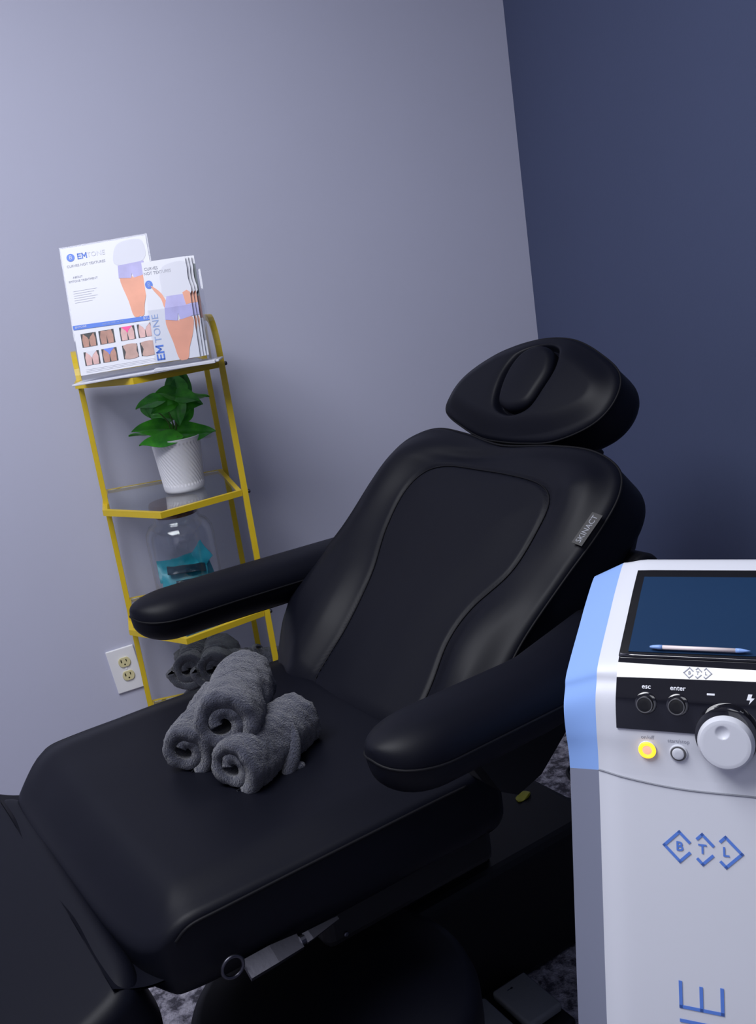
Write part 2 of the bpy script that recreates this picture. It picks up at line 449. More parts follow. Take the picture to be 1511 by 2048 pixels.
def leaf_geo(L, Wd, curl=0.25, cup=0.15, tw=0.0):
    V = []; F = []; nu, nv = 12, 8
    for i in range(nu + 1):
        t = i / nu
        wv = Wd * (math.sin(math.pi * min(1, t ** 0.62)) ** 0.9) * 0.5 if 0 < t < 1 else 0.0005
        for j in range(nv + 1):
            s = j / nv * 2 - 1
            x = L * t - (0.16 * L * abs(s) ** 1.5 * (1 - t) ** 3)
            y = s * wv
            z = -curl * L * t * t + cup * abs(y) + 0.03 * L * math.sin(t * 9) * abs(s) - 0.002 * math.exp(-(s / 0.15) ** 2)
            V.append((x, y, z))
    for i in range(nu):
        for j in range(nv):
            a = i * (nv + 1) + j; F.append((a, a + nv + 1, a + nv + 2, a + 1))
    V += [(x, y, z - 0.0006) for x, y, z in V]
    n = (nu + 1) * (nv + 1); F += [tuple(reversed([q + n for q in f])) for f in F]
    return V, F
# (base x, z; tip x, z; base y, tip y; width; normal; curl)
leaves = [((.027, .216), (.018, .270), .004, .012, .054, (-.2, -.9, .35), .10), ((.028, .214), (.050, .266), .010, .020, .052, (.4, -.8, .3), .12),
          ((.023, .217), (-.024, .232), -.004, -.022, .046, (-.1, -.75, .7), .30), ((.018, .219), (.068, .198), -.006, -.034, .048, (.1, -.7, .75), .12),
          ((.048, .207), (.095, .201), .006, .010, .030, (0, -.35, .95), .10), ((-.012, .214), (-.073, .203), -.002, -.012, .046, (-.1, -.6, .8), .20),
          ((.014, .206), (-.042, .188), -.008, -.024, .040, (0, -.8, .55), .15), ((.019, .213), (.014, .150), -.010, -.026, .042, (-.1, -1, .15), .08),
          ((.028, .203), (.077, .186), .004, .006, .044, (0, -.75, .6), .20), ((-.008, .146), (-.092, .155), -.004, -.018, .052, (-.05, -.72, .7), .30),
          ((.006, .134), (.092, .124), -.006, -.020, .058, (.1, -.72, .7), -.10), ((-.035, .136), (-.100, .146), .008, -.004, .034, (0, -.12, 1), .1),
          ((-.004, .124), (-.046, .156), .010, .008, .046, (-.2, -.8, .5), .2), ((.004, .128), (-.082, .127), -.036, -.058, .046, (0, -.72, .75), .05),
          ((-.047, .208), (-.044, .176), -.006, -.010, .034, (-.3, -.9, .2), .1), ((.020, .160), (.058, .190), .022, .040, .044, (.3, -.6, .6), .2),
          ((.0, .165), (-.05, .178), .026, .045, .044, (-.3, -.5, .7), .2)]
for (bx_, bz_), (tx_, tz_), by_, ty_, Wd, nrm_, cu in leaves:
    b_ = Vector((bx_, by_, bz_)); t_ = Vector((tx_, ty_, tz_)); X_ = (t_ - b_); L = X_.length; X_.normalize()
    N_ = Vector(nrm_); N_ = (N_ - X_ * N_.dot(X_)).normalized(); Y_ = N_.cross(X_)
    R_ = Matrix((X_, Y_, N_)).transposed().to_4x4()
    g_ = leaf_geo(L, Wd, cu)
    mk('leaf', xf(g_, lambda p: R_ @ (p + Vector((0, 0, cu * L * p.x / L))) + b_), M_LEAF, pp, smooth=True)
    top_ = Vector((0.012, 0, min(bz_ - 0.004, 0.205)))
    root = Vector((-0.002 + 0.2 * bx_, 0.002, 0.107))
    mid = Vector((0.004 + 0.5 * bx_ * (bz_ - 0.107) / 0.11 * 0.6, 0.5 * by_, (root.z + bz_) / 2 + 0.004))
    mk('leaf_stem', tube(catmull([root, mid, b_], 6, False), 0.0015, 6), M_STEM, pp, smooth=True)
mk('plant_tag', box(0.046, 0.072, 0.030, 0.0306, 0.112, 0.124), M_PAPER, pp, rot=(0, rad(6), 0))

# ---------------------------------------------------------------- glass jar with teal packets
JC = (0.0585, 2.258, 0.6015)
jar = thing('glass_jar', 'large clear glass jar with brown lid on the third glass tier', 'jar', JC)
outer = [(0.064, 0.0), (0.075, 0.004), (0.0785, 0.014), (0.079, 0.17), (0.077, 0.19), (0.068, 0.206), (0.0545, 0.214), (0.052, 0.222), (0.053, 0.236)]
inner = [(0.0505, 0.236), (0.0495, 0.222), (0.052, 0.211), (0.0655, 0.203), (0.074, 0.188), (0.076, 0.17), (0.0755, 0.016), (0.066, 0.007), (0.02, 0.006)]
mk('jar_body', lathe(outer + inner, 64), M_JAR, jar, smooth=True, sharp=50)
mk('lid', lathe([(0.049, 0.226), (0.050, 0.237), (0.057, 0.237), (0.0585, 0.240), (0.0585, 0.252), (0.056, 0.256), (0.02, 0.257)], 48), M_WOOD, jar, smooth=True, sharp=40)
def packet(label, c, yaw, pitch, rollv, wd=0.085, hh=0.055, m=M_TEAL, fold=0.0):
    V = []; F = []; nu, nv = 10, 8
    for sgn in (1, -1):
        for i in range(nu + 1):
            for j in range(nv + 1):
                x = (i / nu - .5); y = (j / nv - .5)
                e_ = max(0, (1 - (2 * abs(x)) ** 4)) * max(0, (1 - (2 * abs(y)) ** 4))
                z = sgn * 0.004 * e_ + 0.004 * math.sin(x * 14 + y * 5) * abs(x) + fold * x * x
                V.append((x * wd, y * hh, z + sgn * 0.0004))
    n = (nu + 1) * (nv + 1)
    for i in range(nu):
        for j in range(nv):
            a = i * (nv + 1) + j; f = (a, a + nv + 1, a + nv + 2, a + 1)
            F.append(f); F.append(tuple(reversed([q + n for q in f])))
    Rm = Matrix.Rotation(rad(yaw), 4, 'Z') @ Matrix.Rotation(rad(pitch), 4, 'Y') @ Matrix.Rotation(rad(rollv), 4, 'X')
    o = mk('foil_packet', (V, F), m, smooth=True)
    o.matrix_world = Matrix.Translation(Vector(JC) + Vector(c)) @ Rm
    tag(o, label, 'packet', 'foil packets in the glass jar'); return o
packet('flat teal foil packet low against the front of the jar', (-0.003, -0.053, 0.040), 2, 0, 84, 0.094, 0.052)
packet('teal foil packet bowed over the middle of the jar stack', (-0.008, -0.040, 0.080), -4, 4, 62, 0.106, 0.050)
packet('teal foil packet standing up as a pointed peak at the right of the jar', (0.034, -0.004, 0.112), -30, -48, 62, 0.066, 0.056)
packet('dark edged foil packet slit across the front of the jar', (-0.002, -0.042, 0.103), 0, 5, 22, 0.088, 0.030, M_TEALDK)
packet('rear teal foil packet leaning at the left of the jar', (-0.032, -0.016, 0.098), 12, 8, 55, 0.070, 0.056)
packet('rear teal foil packet lying on top behind the dark one', (0.012, 0.006, 0.108), 8, -6, 28, 0.08, 0.05)
packet('teal foil packet standing upright at the back of the jar', (0.0, 0.034, 0.062), 0, 6, 80, 0.075, 0.08)
packet('teal foil packet at the right wall of the jar', (0.042, -0.026, 0.070), 50, 0, 78, 0.056, 0.070)
packet('small dark foil packet below the slit in the jar', (-0.006, -0.058, 0.076), 0, 2, 70, 0.05, 0.012, M_TEALDK)

def strokes(letters, w_):
    g = []
    P_ = {'E': [((0, 0), (0, 1)), ((0, 0), (.6, 0)), ((0, .5), (.52, .5)), ((0, 1), (.6, 1))], 'M': [((0, 0), (0, 1)), ((0, 1), (.42, .35)), ((.42, .35), (.84, 1)), ((.84, 1), (.84, 0))]}
    x0 = 0
    for c_ in letters:
        for a, b in P_[c_]:
            a, b = Vector((a[0] + x0, a[1], 0)), Vector((b[0] + x0, b[1], 0)); d = (b - a).normalized(); q = Vector((-d.y, d.x, 0)) * w_ / 2
            a = a - d * w_ / 2; b = b + d * w_ / 2
            g.append(([tuple(a + q), tuple(a - q), tuple(b - q), tuple(b + q)], [(0, 1, 2, 3)]))
        x0 += 0.6 + .32 if c_ == 'E' else 0.84 + .32
    return join(*g)
# ---------------------------------------------------------------- poster and brochures on the top tier
TOP = 1.169
def place(o, loc, ry_yaw, lean):
    o.matrix_world = Matrix.Translation(Vector(loc)) @ Matrix.Rotation(rad(ry_yaw), 4, 'Z') @ Matrix.Rotation(rad(-lean), 4, 'X')
# local frame of a print: x right, z up, front faces -y
def flat(poly, y, m, parent, name, z0=0.0):
    """print patch slightly proud of paper: poly in (x, z)"""
    n = len(poly); V = [(p[0], y, p[1]) for p in poly]
    V += [(p[0], y + 0.00015, p[1]) for p in poly]
    F = [tuple(range(n)), tuple(reversed(range(n, 2 * n)))] + [(i, n + i, n + (i + 1) % n, (i + 1) % n) for i in range(n)]
    return mk(name, (V, F), m, parent)
def ftext(s, size, x, z, y, m, parent, rot=0.0, name='lettering', off=0.0, xs=1.0):
    g = text_geo(s, size, offset=off); c, s_ = math.cos(rot), math.sin(rot)
    g = xf(g, lambda p: Vector((x + c * p.x * xs - s_ * p.y, y, z + s_ * p.x * xs + c * p.y)))
    return mk(name, g, m, parent)
def disc(x, z, r, y, m, parent, name='emblem', n=24, rx=None):
    return flat([(x + (rx or r) * math.cos(2 * math.pi * k / n), z + r * math.sin(2 * math.pi * k / n)) for k in range(n)], y, m, parent, name)

ph = thing('sign_holder', 'clear acrylic sign holder with white poster, taller, at left on the top tier', 'sign holder')
ph.location = (-0.0765, 2.068, TOP + 0.001)
ph.rotation_euler = (0, rad(-1.2), rad(-11.5))
base = mk('foot', box(-0.018, 0.282, -0.018, 0.075, 0.0, 0.004, 0.001), M_FOOT, ph)
sheet = bpy.data.objects.new('sheet', None)
PW, PH_ = 0.176, 0.268
LN = 17.0
def lean_geo(g, lean=LN, oz=0.005, oy=0.0):
    R_ = Matrix.Rotation(rad(-lean), 4, 'X'); return xf(g, lambda p: R_ @ p + Vector((0, oy, oz)))
bpy.data.objects.remove(sheet)
pst = mk('acrylic_sheet', box(-0.003, PW + 0.003, 0.0008, 0.003, -0.011, PH_ + 0.004), M_ACRYL, ph)
pap = mk('poster', box(0, PW, -0.0006, 0.0006, 0.002, PH_), M_PAPER, ph)
for o in (pst, pap):
    o.rotation_euler = (rad(-LN), 0, 0); o.location = (0, 0.0, 0.0155)
y0 = -0.0012
disc(0.018, 0.247, 0.0082, y0, M_PRINTBLUE, pap)
ftext('B', 0.012, 0.018, 0.247, y0 - 0.0003, M_SHIRT, pap)
mk('lettering', xf(strokes('EM', 0.22), lambda p: Vector((0.033 + p.x * 0.0098, y0, 0.2425 + p.y * 0.0098))), M_PRINTBLUE, pap)
ftext('TONE', 0.014, 0.070, 0.247, y0, M_SHIRT, pap)
ftext('CURVES NOT TEXTURES', 0.0072, 0.047, 0.229, y0, M_PRINTGREY, pap)
ftext('ABOUT', 0.006, 0.026, 0.205, y0, M_PRINTGREY, pap)
ftext('EMTONE TREATMENT', 0.006, 0.036, 0.197, y0, M_PRINTGREY, pap)
for k in range(6):
    flat([(0.012, 0.176 - k * 0.0048), (0.060 - (k % 3) * 0.006, 0.176 - k * 0.0048), (0.060 - (k % 3) * 0.006, 0.1772 - k * 0.0048), (0.012, 0.1772 - k * 0.0048)], y0, M_SHIRT, pap, 'text_line')
# figure: white top, lavender shorts, legs
flat(catmull([(0.108, 0.216), (0.105, 0.240), (0.118, 0.260), (0.150, 0.264), (0.168, 0.255), (0.164, 0.218)], 4), y0 + 0.0002, M_SHIRT, pap, 'printed_shirt')
flat([(0.110, 0.214), (0.163, 0.216), (0.165, 0.188), (0.139, 0.184), (0.136, 0.194), (0.133, 0.184), (0.108, 0.188)], y0 - 0.0003, M_SHORTS, pap, 'printed_shorts')
flat(catmull([(0.110, 0.189), (0.136, 0.187), (0.141, 0.155), (0.143, 0.122), (0.141, 0.105), (0.126, 0.105), (0.120, 0.138)], 4), y0, M_SKIN, pap, 'printed_leg')
flat(catmull([(0.138, 0.187), (0.164, 0.189), (0.160, 0.155), (0.151, 0.125), (0.147, 0.105), (0.139, 0.105), (0.141, 0.138)], 4), y0 - 0.0002, M_SKIN, pap, 'printed_leg')
flat([(0.0, 0.106), (PW, 0.1), (PW, 0.091), (0.0, 0.097)][::1], y0 - 0.0004, M_PRINTBLUE, pap, 'printed_band')
ftext('EMTONE', 0.006, 0.016, 0.1012, y0 - 0.0008, M_SHIRT, pap)
ftext('BTL', 0.0075, 0.150, 0.0965, y0 - 0.0008, M_SHIRT, pap)
ftext('BEFORE AND AFTER', 0.0048, 0.082, 0.099, y0 - 0.0008, M_PRINTLB, pap)
PHW, PHH = 0.031, 0.028
for r_, zc in ((0, 0.0725), (1, 0.0345)):
    for c_, xc in enumerate((0.028, 0.0645, 0.107, 0.1435)):
        k = r_ * 4 + c_
        x0, x1, z0, z1 = xc - PHW / 2, xc + PHW / 2, zc - PHH / 2 - 0.0, zc + PHH / 2
        f = flat([(x0, z0), (x1, z0), (x1, z1), (x0, z1)], y0, M_PBLACK, pap, 'photo')
        sk = [M_SKIN2, M_SKIN2, M_SKIN3, M_SKIN3, M_SKIN3, M_SKIN2, M_SKIN4, M_SKIN4][k]
        if k in (6, 7):
            flat(catmull([(x0 + .003, z0), (x1 - .002, z0), (x1 - .003, z0 + .014), (x1 - .002, z1), (x0 + .003, z1), (x0 + .006, z0 + .014)], 3), y0 - 0.0004, sk, f, 'printed_body')
        else:
            mx_ = (x0 + x1) / 2
            flat([(x0 + .003, z0), (mx_ - .0015, z0), (mx_ - .0005, z0 + .012), (mx_, z1 - .010), (mx_, z1 - 0.002), (x0 + .005, z1), (x0 + .002, z0 + .016)], y0 - 0.0004, sk, f, 'printed_body')
            flat([(mx_ + .0015, z0), (x1 - .003, z0), (x1 - .002, z0 + .016), (x1 - .005, z1), (mx_, z1 - 0.002), (mx_, z1 - .010), (mx_ + .0005, z0 + .012)], y0 - 0.0004, sk, f, 'printed_body')
            col_ = {0: M_PBLACK, 2: M_PINK, 3: M_SHIRT, 4: M_SHIRT, 5: M_PBLUE}.get(k)
            if col_:
                flat([(x0 + .004, z1), (x1 - .004, z1), (mx_ + .003, z1 - .008), (mx_ + .0006, z1 - .013), (mx_ - .0006, z1 - .013), (mx_ - .003, z1 - .008)], y0 - 0.0007, col_, f, 'printed_pants')
for k in range(3):
    flat([(0.012, 0.012 - k * 0.003), (0.165, 0.012 - k * 0.003), (0.165, 0.0126 - k * 0.003), (0.012, 0.0126 - k * 0.003)], y0, M_SHIRT, pap, 'text_line')

# second holder with pocket and brochures
bh = thing('brochure_holder', 'clear acrylic pocket holder with brochures, shorter, at right on the top tier', 'brochure holder')
bh.location = (0.074, 2.020, TOP + 0.0055)
bh.rotation_euler = (0, 0, rad(-11.5))
mk('foot', box(-0.006, 0.118, -0.012, 0.062, 0.0, 0.006, 0.0008), M_FOOT, bh)
bk = mk('back_panel', box(-0.002, 0.112, 0.030, 0.0322, 0.0, 0.205), M_ACRYL, bh); bk.rotation_euler = (rad(-16), 0, 0)
mk('pocket_side', box(0.106, 0.108, -0.004, 0.032, 0.002, 0.12), M_ACRYL, bh, rot=(rad(-16), 0, 0), loc=(0, 0, 0.008))
mk('pocket_front', box(-0.002, 0.104, -0.0052, -0.0040, 0.002, 0.116), M_ACRYL, bh, rot=(rad(-16), 0, 0), loc=(0, 0, 0.008))
def brochure(label, loc, yaw, lean, detail=True, dark=False):
    t = thing('brochure', label, 'brochure', (0, 0, 0), 0, 'brochures in the acrylic pocket')
    t.matrix_world = Matrix.Translation(Vector(loc)) @ Matrix.Rotation(rad(yaw), 4, 'Z') @ Matrix.Rotation(rad(-lean), 4, 'X')
    BW, BH = 0.097, 0.202
    mk('cover', box(0, BW, -0.0006, 0.0006, 0, BH), M_PAPER, t)
    t.scale = (0.915, 1, 1.03)
    y = -0.0012
    if dark:
        flat([(0.066, 0.12), (BW, 0.12), (BW, 0.185), (0.066, 0.19)], y, M_TEALDK, t, 'printed_panel')
        flat([(0.066, 0.075), (BW, 0.075), (BW, 0.12), (0.066, 0.12)], y, M_MAROON, t, 'printed_panel')
        flat([(0.066, 0.03), (BW, 0.03), (BW, 0.075), (0.066, 0.075)], y, M_PRINTGREY, t, 'printed_panel')
        return t
    if detail:
        ftext('CURVES', 0.0085, 0.019, 0.187, y, M_PRINTGREY, t)
        ftext('NOT TEXTURES', 0.0085, 0.032, 0.178, y, M_PRINTGREY, t)
        disc(0.0095, 0.156, 0.0083, y, M_PRINTBLUE, t)
        ftext('B', 0.012, 0.0095, 0.156, y - 0.0003, M_PRINTLB, t)
        mk('lettering', xf(strokes('EM', 0.22), lambda p: Vector((0.0195 - p.y * 0.0145, y, 0.006 + p.x * 0.0150))), M_PRINTBLUE, t)
        ftext('TONE', 0.021, 0.0125, 0.068, y, M_PRINTLB, t, rot=math.pi / 2)
    flat(catmull([(0.040, 0.128), (0.036, 0.150), (0.036, 0.172), (0.050, 0.190), (0.094, 0.192), (0.0965, 0.160), (0.0965, 0.126)], 4), y + 0.0002, M_SHIRT, t, 'printed_shirt')
    flat(catmull([(0.014, 0.153), (0.034, 0.135), (0.044, 0.108), (0.036, 0.106), (0.031, 0.125), (0.018, 0.143)], 4), y - 0.0002, M_SKIN, t, 'printed_arm')
    flat([(0.044, 0.128), (0.0965, 0.128), (0.0965, 0.083), (0.067, 0.078), (0.064, 0.092), (0.060, 0.077), (0.034, 0.082), (0.036, 0.105)], y - 0.0004, M_SHORTS, t, 'printed_shorts')
    flat([(0.080, 0.131), (0.090, 0.135), (0.0965, 0.130), (0.0965, 0.108), (0.084, 0.106)], y - 0.0006, M_SKIN, t, 'printed_hand')
    flat(catmull([(0.034, 0.081), (0.062, 0.078), (0.067, 0.050), (0.070, 0.020), (0.068, 0.001), (0.052, 0.001), (0.044, 0.035)], 4), y, M_SKIN, t, 'printed_leg')
    flat(catmull([(0.064, 0.078), (0.094, 0.080), (0.090, 0.050), (0.078, 0.022), (0.072, 0.001), (0.062, 0.001), (0.068, 0.035)], 4), y - 0.0002, M_SKIN, t, 'printed_leg')
    return t
BZ = TOP + 0.022
def bpos(x, y): return Vector((0.074, 2.020, BZ)) + Matrix.Rotation(rad(-11.5), 3, 'Z') @ Vector((x, y, 0))
brochure('front brochure with blue vertical lettering up its left edge', bpos(0.0, 0.0), -11.5, 16)
brochure('brochure peeking out right behind the front one, white', bpos(0.006, 0.006), -11.0, 16.0, False)
brochure('third brochure from the front, offset to the right', bpos(0.011, 0.012), -11.8, 16.2, False)
brochure('rear brochure showing a dark maroon strip at the right edge', bpos(0.0165, 0.018), -11.5, 16.2, False, True)

# ---------------------------------------------------------------- towel rolls
def roll(name, label, cat, L, R, turns=2.6, m=M_TOWEL, group=None, seed=0, pinch=0.0, flare=0.0, tail=False, sag=0.0, rough=1.0, ell=1.0, phase=0.0):
    """rolled towel along local X (centred), spiral end visible at both ends"""
    rnd = random.Random(seed); t0 = R / (turns + 0.55)
    n = int(48 * turns); nl = 60; th = t0 * 0.97
    t = thing(name, label, cat, group=group)
    sec = []
    def spiral(f, off):
        a = f * turns * 2 * math.pi + phase; r_ = t0 * 0.06 + t0 * f * turns + off
        return r_ * math.cos(a), r_ * math.sin(a)
    for k in range(n + 1): sec.append(spiral(k / n, th))
    # rounded free edge
    for k in range(1, 4):
        x, y = spiral(1 + 0.006 * k, th * (1 - k / 4)); sec.append((x, y))
    for k in range(n, -1, -1): sec.append(spiral(k / n, 0.02 * th))
    V = []; F = []; ns = len(sec)
    for i in range(nl + 1):
        u_ = i / nl; x = (u_ - 0.5) * L
        e_ = min(u_, 1 - u_) * L
        rd = 1.0 - 0.13 * max(0, 1 - e_ / (0.30 * R)) ** 2
        s = rd * (1 - pinch * math.exp(-((u_ - 0.5) / 0.10) ** 2)) * (1 + flare * (2 * abs(u_ - .5)) ** 2)
        tel = 0.0
        for j, (a, b) in enumerate(sec):
            rr = math.hypot(a, b); core = rr / R
            ex = (1 - core) * 0.010 * (1 if u_ > .5 else -1) * (2 * abs(u_ - .5)) ** 6 * -0.8
            p = Vector((x + ex, a * s * ell, b * s / ell - sag * (2 * (u_ - .5)) ** 2))
            q = p * 34 + Vector((seed * 7.1, 0, 0))
            nn = noise.noise(q) * 0.0040 * rough + noise.noise(p * 130 + Vector((seed, 3, 1))) * 0.0026 + noise.noise(p * 420) * 0.0018
            d = Vector((0, a, b)).normalized() if rr > 1e-6 else Vector((0, 0, 1))
            if core > 0.78: p = p + d * nn
            p.x += noise.noise(Vector((a * 60, b * 60, seed + (0 if u_ < .5 else 9)))) * 0.004 * (2 * abs(u_ - .5)) ** 6
            V.append(tuple(p))
    for i in range(nl):
        for j in range(ns):
            k = (j + 1) % ns
            F.append((i * ns + j, i * ns + k, (i + 1) * ns + k, (i + 1) * ns + j))
    # end caps as strips between outer and inner spiral
    for base_, rev in ((0, False), (nl * ns, True)):
        for k in range(n):
            a, b = base_ + k, base_ + k + 1; c, d = base_ + ns - 2 - k, base_ + ns - 1 - k
            f = (a, b, c, d); F.append(tuple(reversed(f)) if not rev else f)
    mk('rolled_cloth', (V, F), m, t, smooth=True)
    return t
def orient(t, p0, p1, spin=0.0):
    p0, p1 = Vector(p0), Vector(p1); x = (p1 - p0).normalized(); z = Vector((0, 0, 1)); y = z.cross(x).normalized(); z = x.cross(y)
    R_ = Matrix((x, y, z)).transposed().to_4x4()
    t.matrix_world = Matrix.Translation((p0 + p1) / 2) @ R_ @ Matrix.Rotation(rad(spin), 4, 'X')

ANG = rad(18)
uvec = Vector((math.cos(ANG), math.sin(ANG), 0)); vvec = Vector((-math.sin(ANG), math.cos(ANG), 0))
def UV(u_, v_, z): return uvec * u_ + vvec * v_ + Vector((0, 0, z))
SEAT = 0.661

def place_roll(t, a, b, spin=0): orient(t, UV(*a), UV(*b), spin)
r1 = roll('rolled_towel', 'grey rolled towel lying on top of the two others on the seat', 'towel', 0.190, 0.044, 1.75, seed=1, group='rolled towels on the chair seat', phase=-0.3)
place_roll(r1, (0.406, 1.132, 0.758), (0.508, 1.286, 0.745), 0)
r2 = roll('rolled_towel', 'grey rolled towel with a loose corner, lower right of the seat pile', 'towel', 0.156, 0.039, 1.7, seed=2, group='rolled towels on the chair seat', phase=-12.65)
place_roll(r2, (0.398, 1.113, 0.704), (0.534, 1.180, 0.704), 0)
mk('loose_corner', tube(catmull([(0.020, -0.034, 0.022), (0.012, -0.042, 0.004), (-0.002, -0.045, -0.016), (-0.016, -0.044, -0.033), (-0.026, -0.046, -0.0375)], 6, False), [0.004 + 0.007 * math.sin(math.pi * k / 24) for k in range(25)], 10), M_TOWEL, r2, smooth=True)
mk('loose_corner', tube(catmull([(-0.012, -0.044, -0.028), (0.000, -0.052, -0.030), (0.008, -0.056, -0.032)], 5, False), [0.003, 0.005, 0.006, 0.0065, 0.007, 0.007, 0.007, 0.0065, 0.0055, 0.004, 0.002], 10), M_TOWEL, r2, smooth=True)
r3 = roll('rolled_towel', 'grey rolled towel at the lower left of the seat pile', 'towel', 0.165, 0.037, 1.6, seed=3, group='rolled towels on the chair seat', phase=-11.9)
place_roll(r3, (0.372, 1.205, 0.704), (0.480, 1.325, 0.704), 0)

# towels on the low shelf
GT = 'tied towels on the lowest visible shelf tier'
def shelf_roll(label, p0, p1, L, R, seed, pinch=0.3, turns=2.0, flare=0.1):
    t = roll('tied_towel', label, 'towel', L, R, turns, M_TOWEL2, GT, seed, pinch, flare)
    # a narrow twisted band around the waist of the roll
    rr = R * (1 - pinch) + 0.003
    mk('tie_band', tube([(0.006 * math.sin(3 * a), rr * math.cos(a), rr * math.sin(a)) for a in np.linspace(0, 2 * math.pi, 28, endpoint=False)], 0.0055, 8, closed=True), M_TOWEL2, t, smooth=True)
    sh_ = Vector((0.040, -0.03, 0.030)) if p0[2] > 0.4 else Vector((0.026, -0.03, 0.0))
    orient(t, Vector(p0) + sh_, Vector(p1) + sh_); return t
Z4 = TZ[0]
shelf_roll('dark grey tied towel at the left of the lower row on the shelf', (-0.040, 2.20, Z4 + 0.045), (0.020, 2.34, Z4 + 0.045), 0.16, 0.043, 11)
shelf_roll('dark grey tied towel lying crosswise in the lower row on the shelf', (0.030, 2.185, Z4 + 0.045), (0.160, 2.26, Z4 + 0.045), 0.165, 0.043, 12, 0.25)
shelf_roll('dark grey tied towel bundled at the top centre with its end facing out', (0.030, 2.17, Z4 + 0.128), (0.060, 2.30, Z4 + 0.128), 0.14, 0.044, 13, 0.3)
shelf_roll('dark grey tied towel stretched to the right in the upper row', (0.085, 2.23, Z4 + 0.116), (0.190, 2.20, Z4 + 0.108), 0.15, 0.030, 14, 0.1)
shelf_roll('dark grey tied towel fanned out at the left of the upper row', (-0.025, 2.20, Z4 + 0.128), (0.000, 2.33, Z4 + 0.128), 0.14, 0.036, 15, 0.35, 2.0, 0.3)

# ---------------------------------------------------------------- treatment chair
CU, CV = 0.55, 1.215
ch = thing('treatment_chair', 'black vinyl reclining treatment chair with padded headrest and two armrests', 'chair', tuple(UV(CU, CV, 0)), ANG)
def CL(pts): return [(p[0] - CU, p[1] - CV, p[2]) for p in pts]
def cl(geo): return CL(geo[0]), geo[1]

# seat cushion: outline in (u, v), top at SEAT
so = catmull([(0.246, 0.922), (0.40, 0.918), (0.56, 0.918), (0.655, 0.919), (0.698, 0.950), (0.705, 1.21), (0.698, 1.47), (0.655, 1.505), (0.56, 1.508), (0.40, 1.508), (0.255, 1.502), (0.190, 1.470), (0.176, 1.38), (0.180, 1.21), (0.188, 1.04), (0.206, 0.950)], 10)
sod = seg_dist(resample(so, 90))
def seat_top(x, y):
    d = sod(x, y)
    a = 0.012 * sstep(0.0, 0.07, d)
    fr = sstep(0.275, 0.185, x)
    a -= 0.040 * fr * fr
    return a + 0.0012 * noise.noise(Vector((x * 9, y * 9, 0)))
seat_o = mk('seat', cl(xf(cushion(so, 0.110, 0.010, 0.045, seat_top, 200, 40, (0.48, 1.21)), lambda p: Vector((p.x, p.y, p.z + SEAT + 0.001)))), M_VINYL, ch, smooth=True)
def rim(outline, rr, off, zoff, topfn, name, parent, m=M_THREAD, r=0.0013, n=220):
    P = resample(outline, n); T = np.roll(P, -1, 0) - np.roll(P, 1, 0); T /= np.linalg.norm(T, axis=1)[:, None]
    N = np.stack([T[:, 1], -T[:, 0]], 1); Q = P + N * off
    return [(q[0], q[1], zoff + (topfn(q[0], q[1]) if topfn else 0)) for q in Q]
for v_ in (0.9165, 1.5095):
    mk('piping', cl(tube(catmull([(0.232, v_ + (0.008 if v_ < 1.2 else -0.008), SEAT - 0.022), (0.25, v_ + (0.003 if v_ < 1.2 else -0.003), SEAT - 0.008), (0.29, v_, SEAT - 0.005), (0.40, v_ + 0.0005, SEAT - 0.005), (0.56, v_ , SEAT - 0.005), (0.63, v_, SEAT - 0.006)], 8, False), 0.0020, 6)), M_THREAD, seat_o, smooth=True)
# seat underside frame
mk('seat_frame', cl(xf(box(0.42, 0.69, 0.955, 1.46, 0.50, 0.572, 0.012), lambda p: p)), M_BLACKMETAL, ch)
for (u_, z_) in ((0.452, 0.552), (0.446, 0.515)):
    mk('screw', cl(xf(lathe([(0.0035, 0), (0.0035, 0.002), (0.002, 0.003)], 12), lambda p: Vector((u_ + p.x, 0.9545 - p.z, z_ + p.y)))), M_STEEL, ch)

# backrest in (t, v) plane
A_ = rad(42); BO = (0.64, 0.66)
def bp(p, a=A_, o=BO):  # p.x = t along slope, p.y = v, p.z = outward normal
    return Vector((o[0] + p.x * math.cos(a) - p.z * math.sin(a), p.y, o[1] + p.x * math.sin(a) + p.z * math.cos(a)))
bo = catmull([(-0.05, 1.06), (0.00, 0.985), (0.10, 0.965), (0.20, 0.968), (0.30, 0.956), (0.38, 0.943), (0.445, 0.944), (0.487, 0.972), (0.512, 1.04), (0.514, 1.13), (0.506, 1.245), (0.522, 1.35), (0.528, 1.44), (0.505, 1.50), (0.46, 1.530), (0.40, 1.540), (0.30, 1.540), (0.20, 1.556), (0.11, 1.553), (0.05, 1.515), (0.00, 1.46), (-0.05, 1.38)], 10)
bs = catmull([(-0.03, 1.335), (0.06, 1.335), (0.13, 1.337), (0.22, 1.356), (0.306, 1.392), (0.379, 1.404), (0.425, 1.382), (0.446, 1.33), (0.450, 1.25), (0.447, 1.172), (0.436, 1.09), (0.41, 1.052), (0.36, 1.042), (0.286, 1.045), (0.215, 1.080), (0.154, 1.088), (0.077, 1.070), (-0.03, 1.062)], 8, closed=False)
sd = seg_dist(bs, closed=False); ins = inside(bs)
bod = seg_dist(resample(bo, 110))
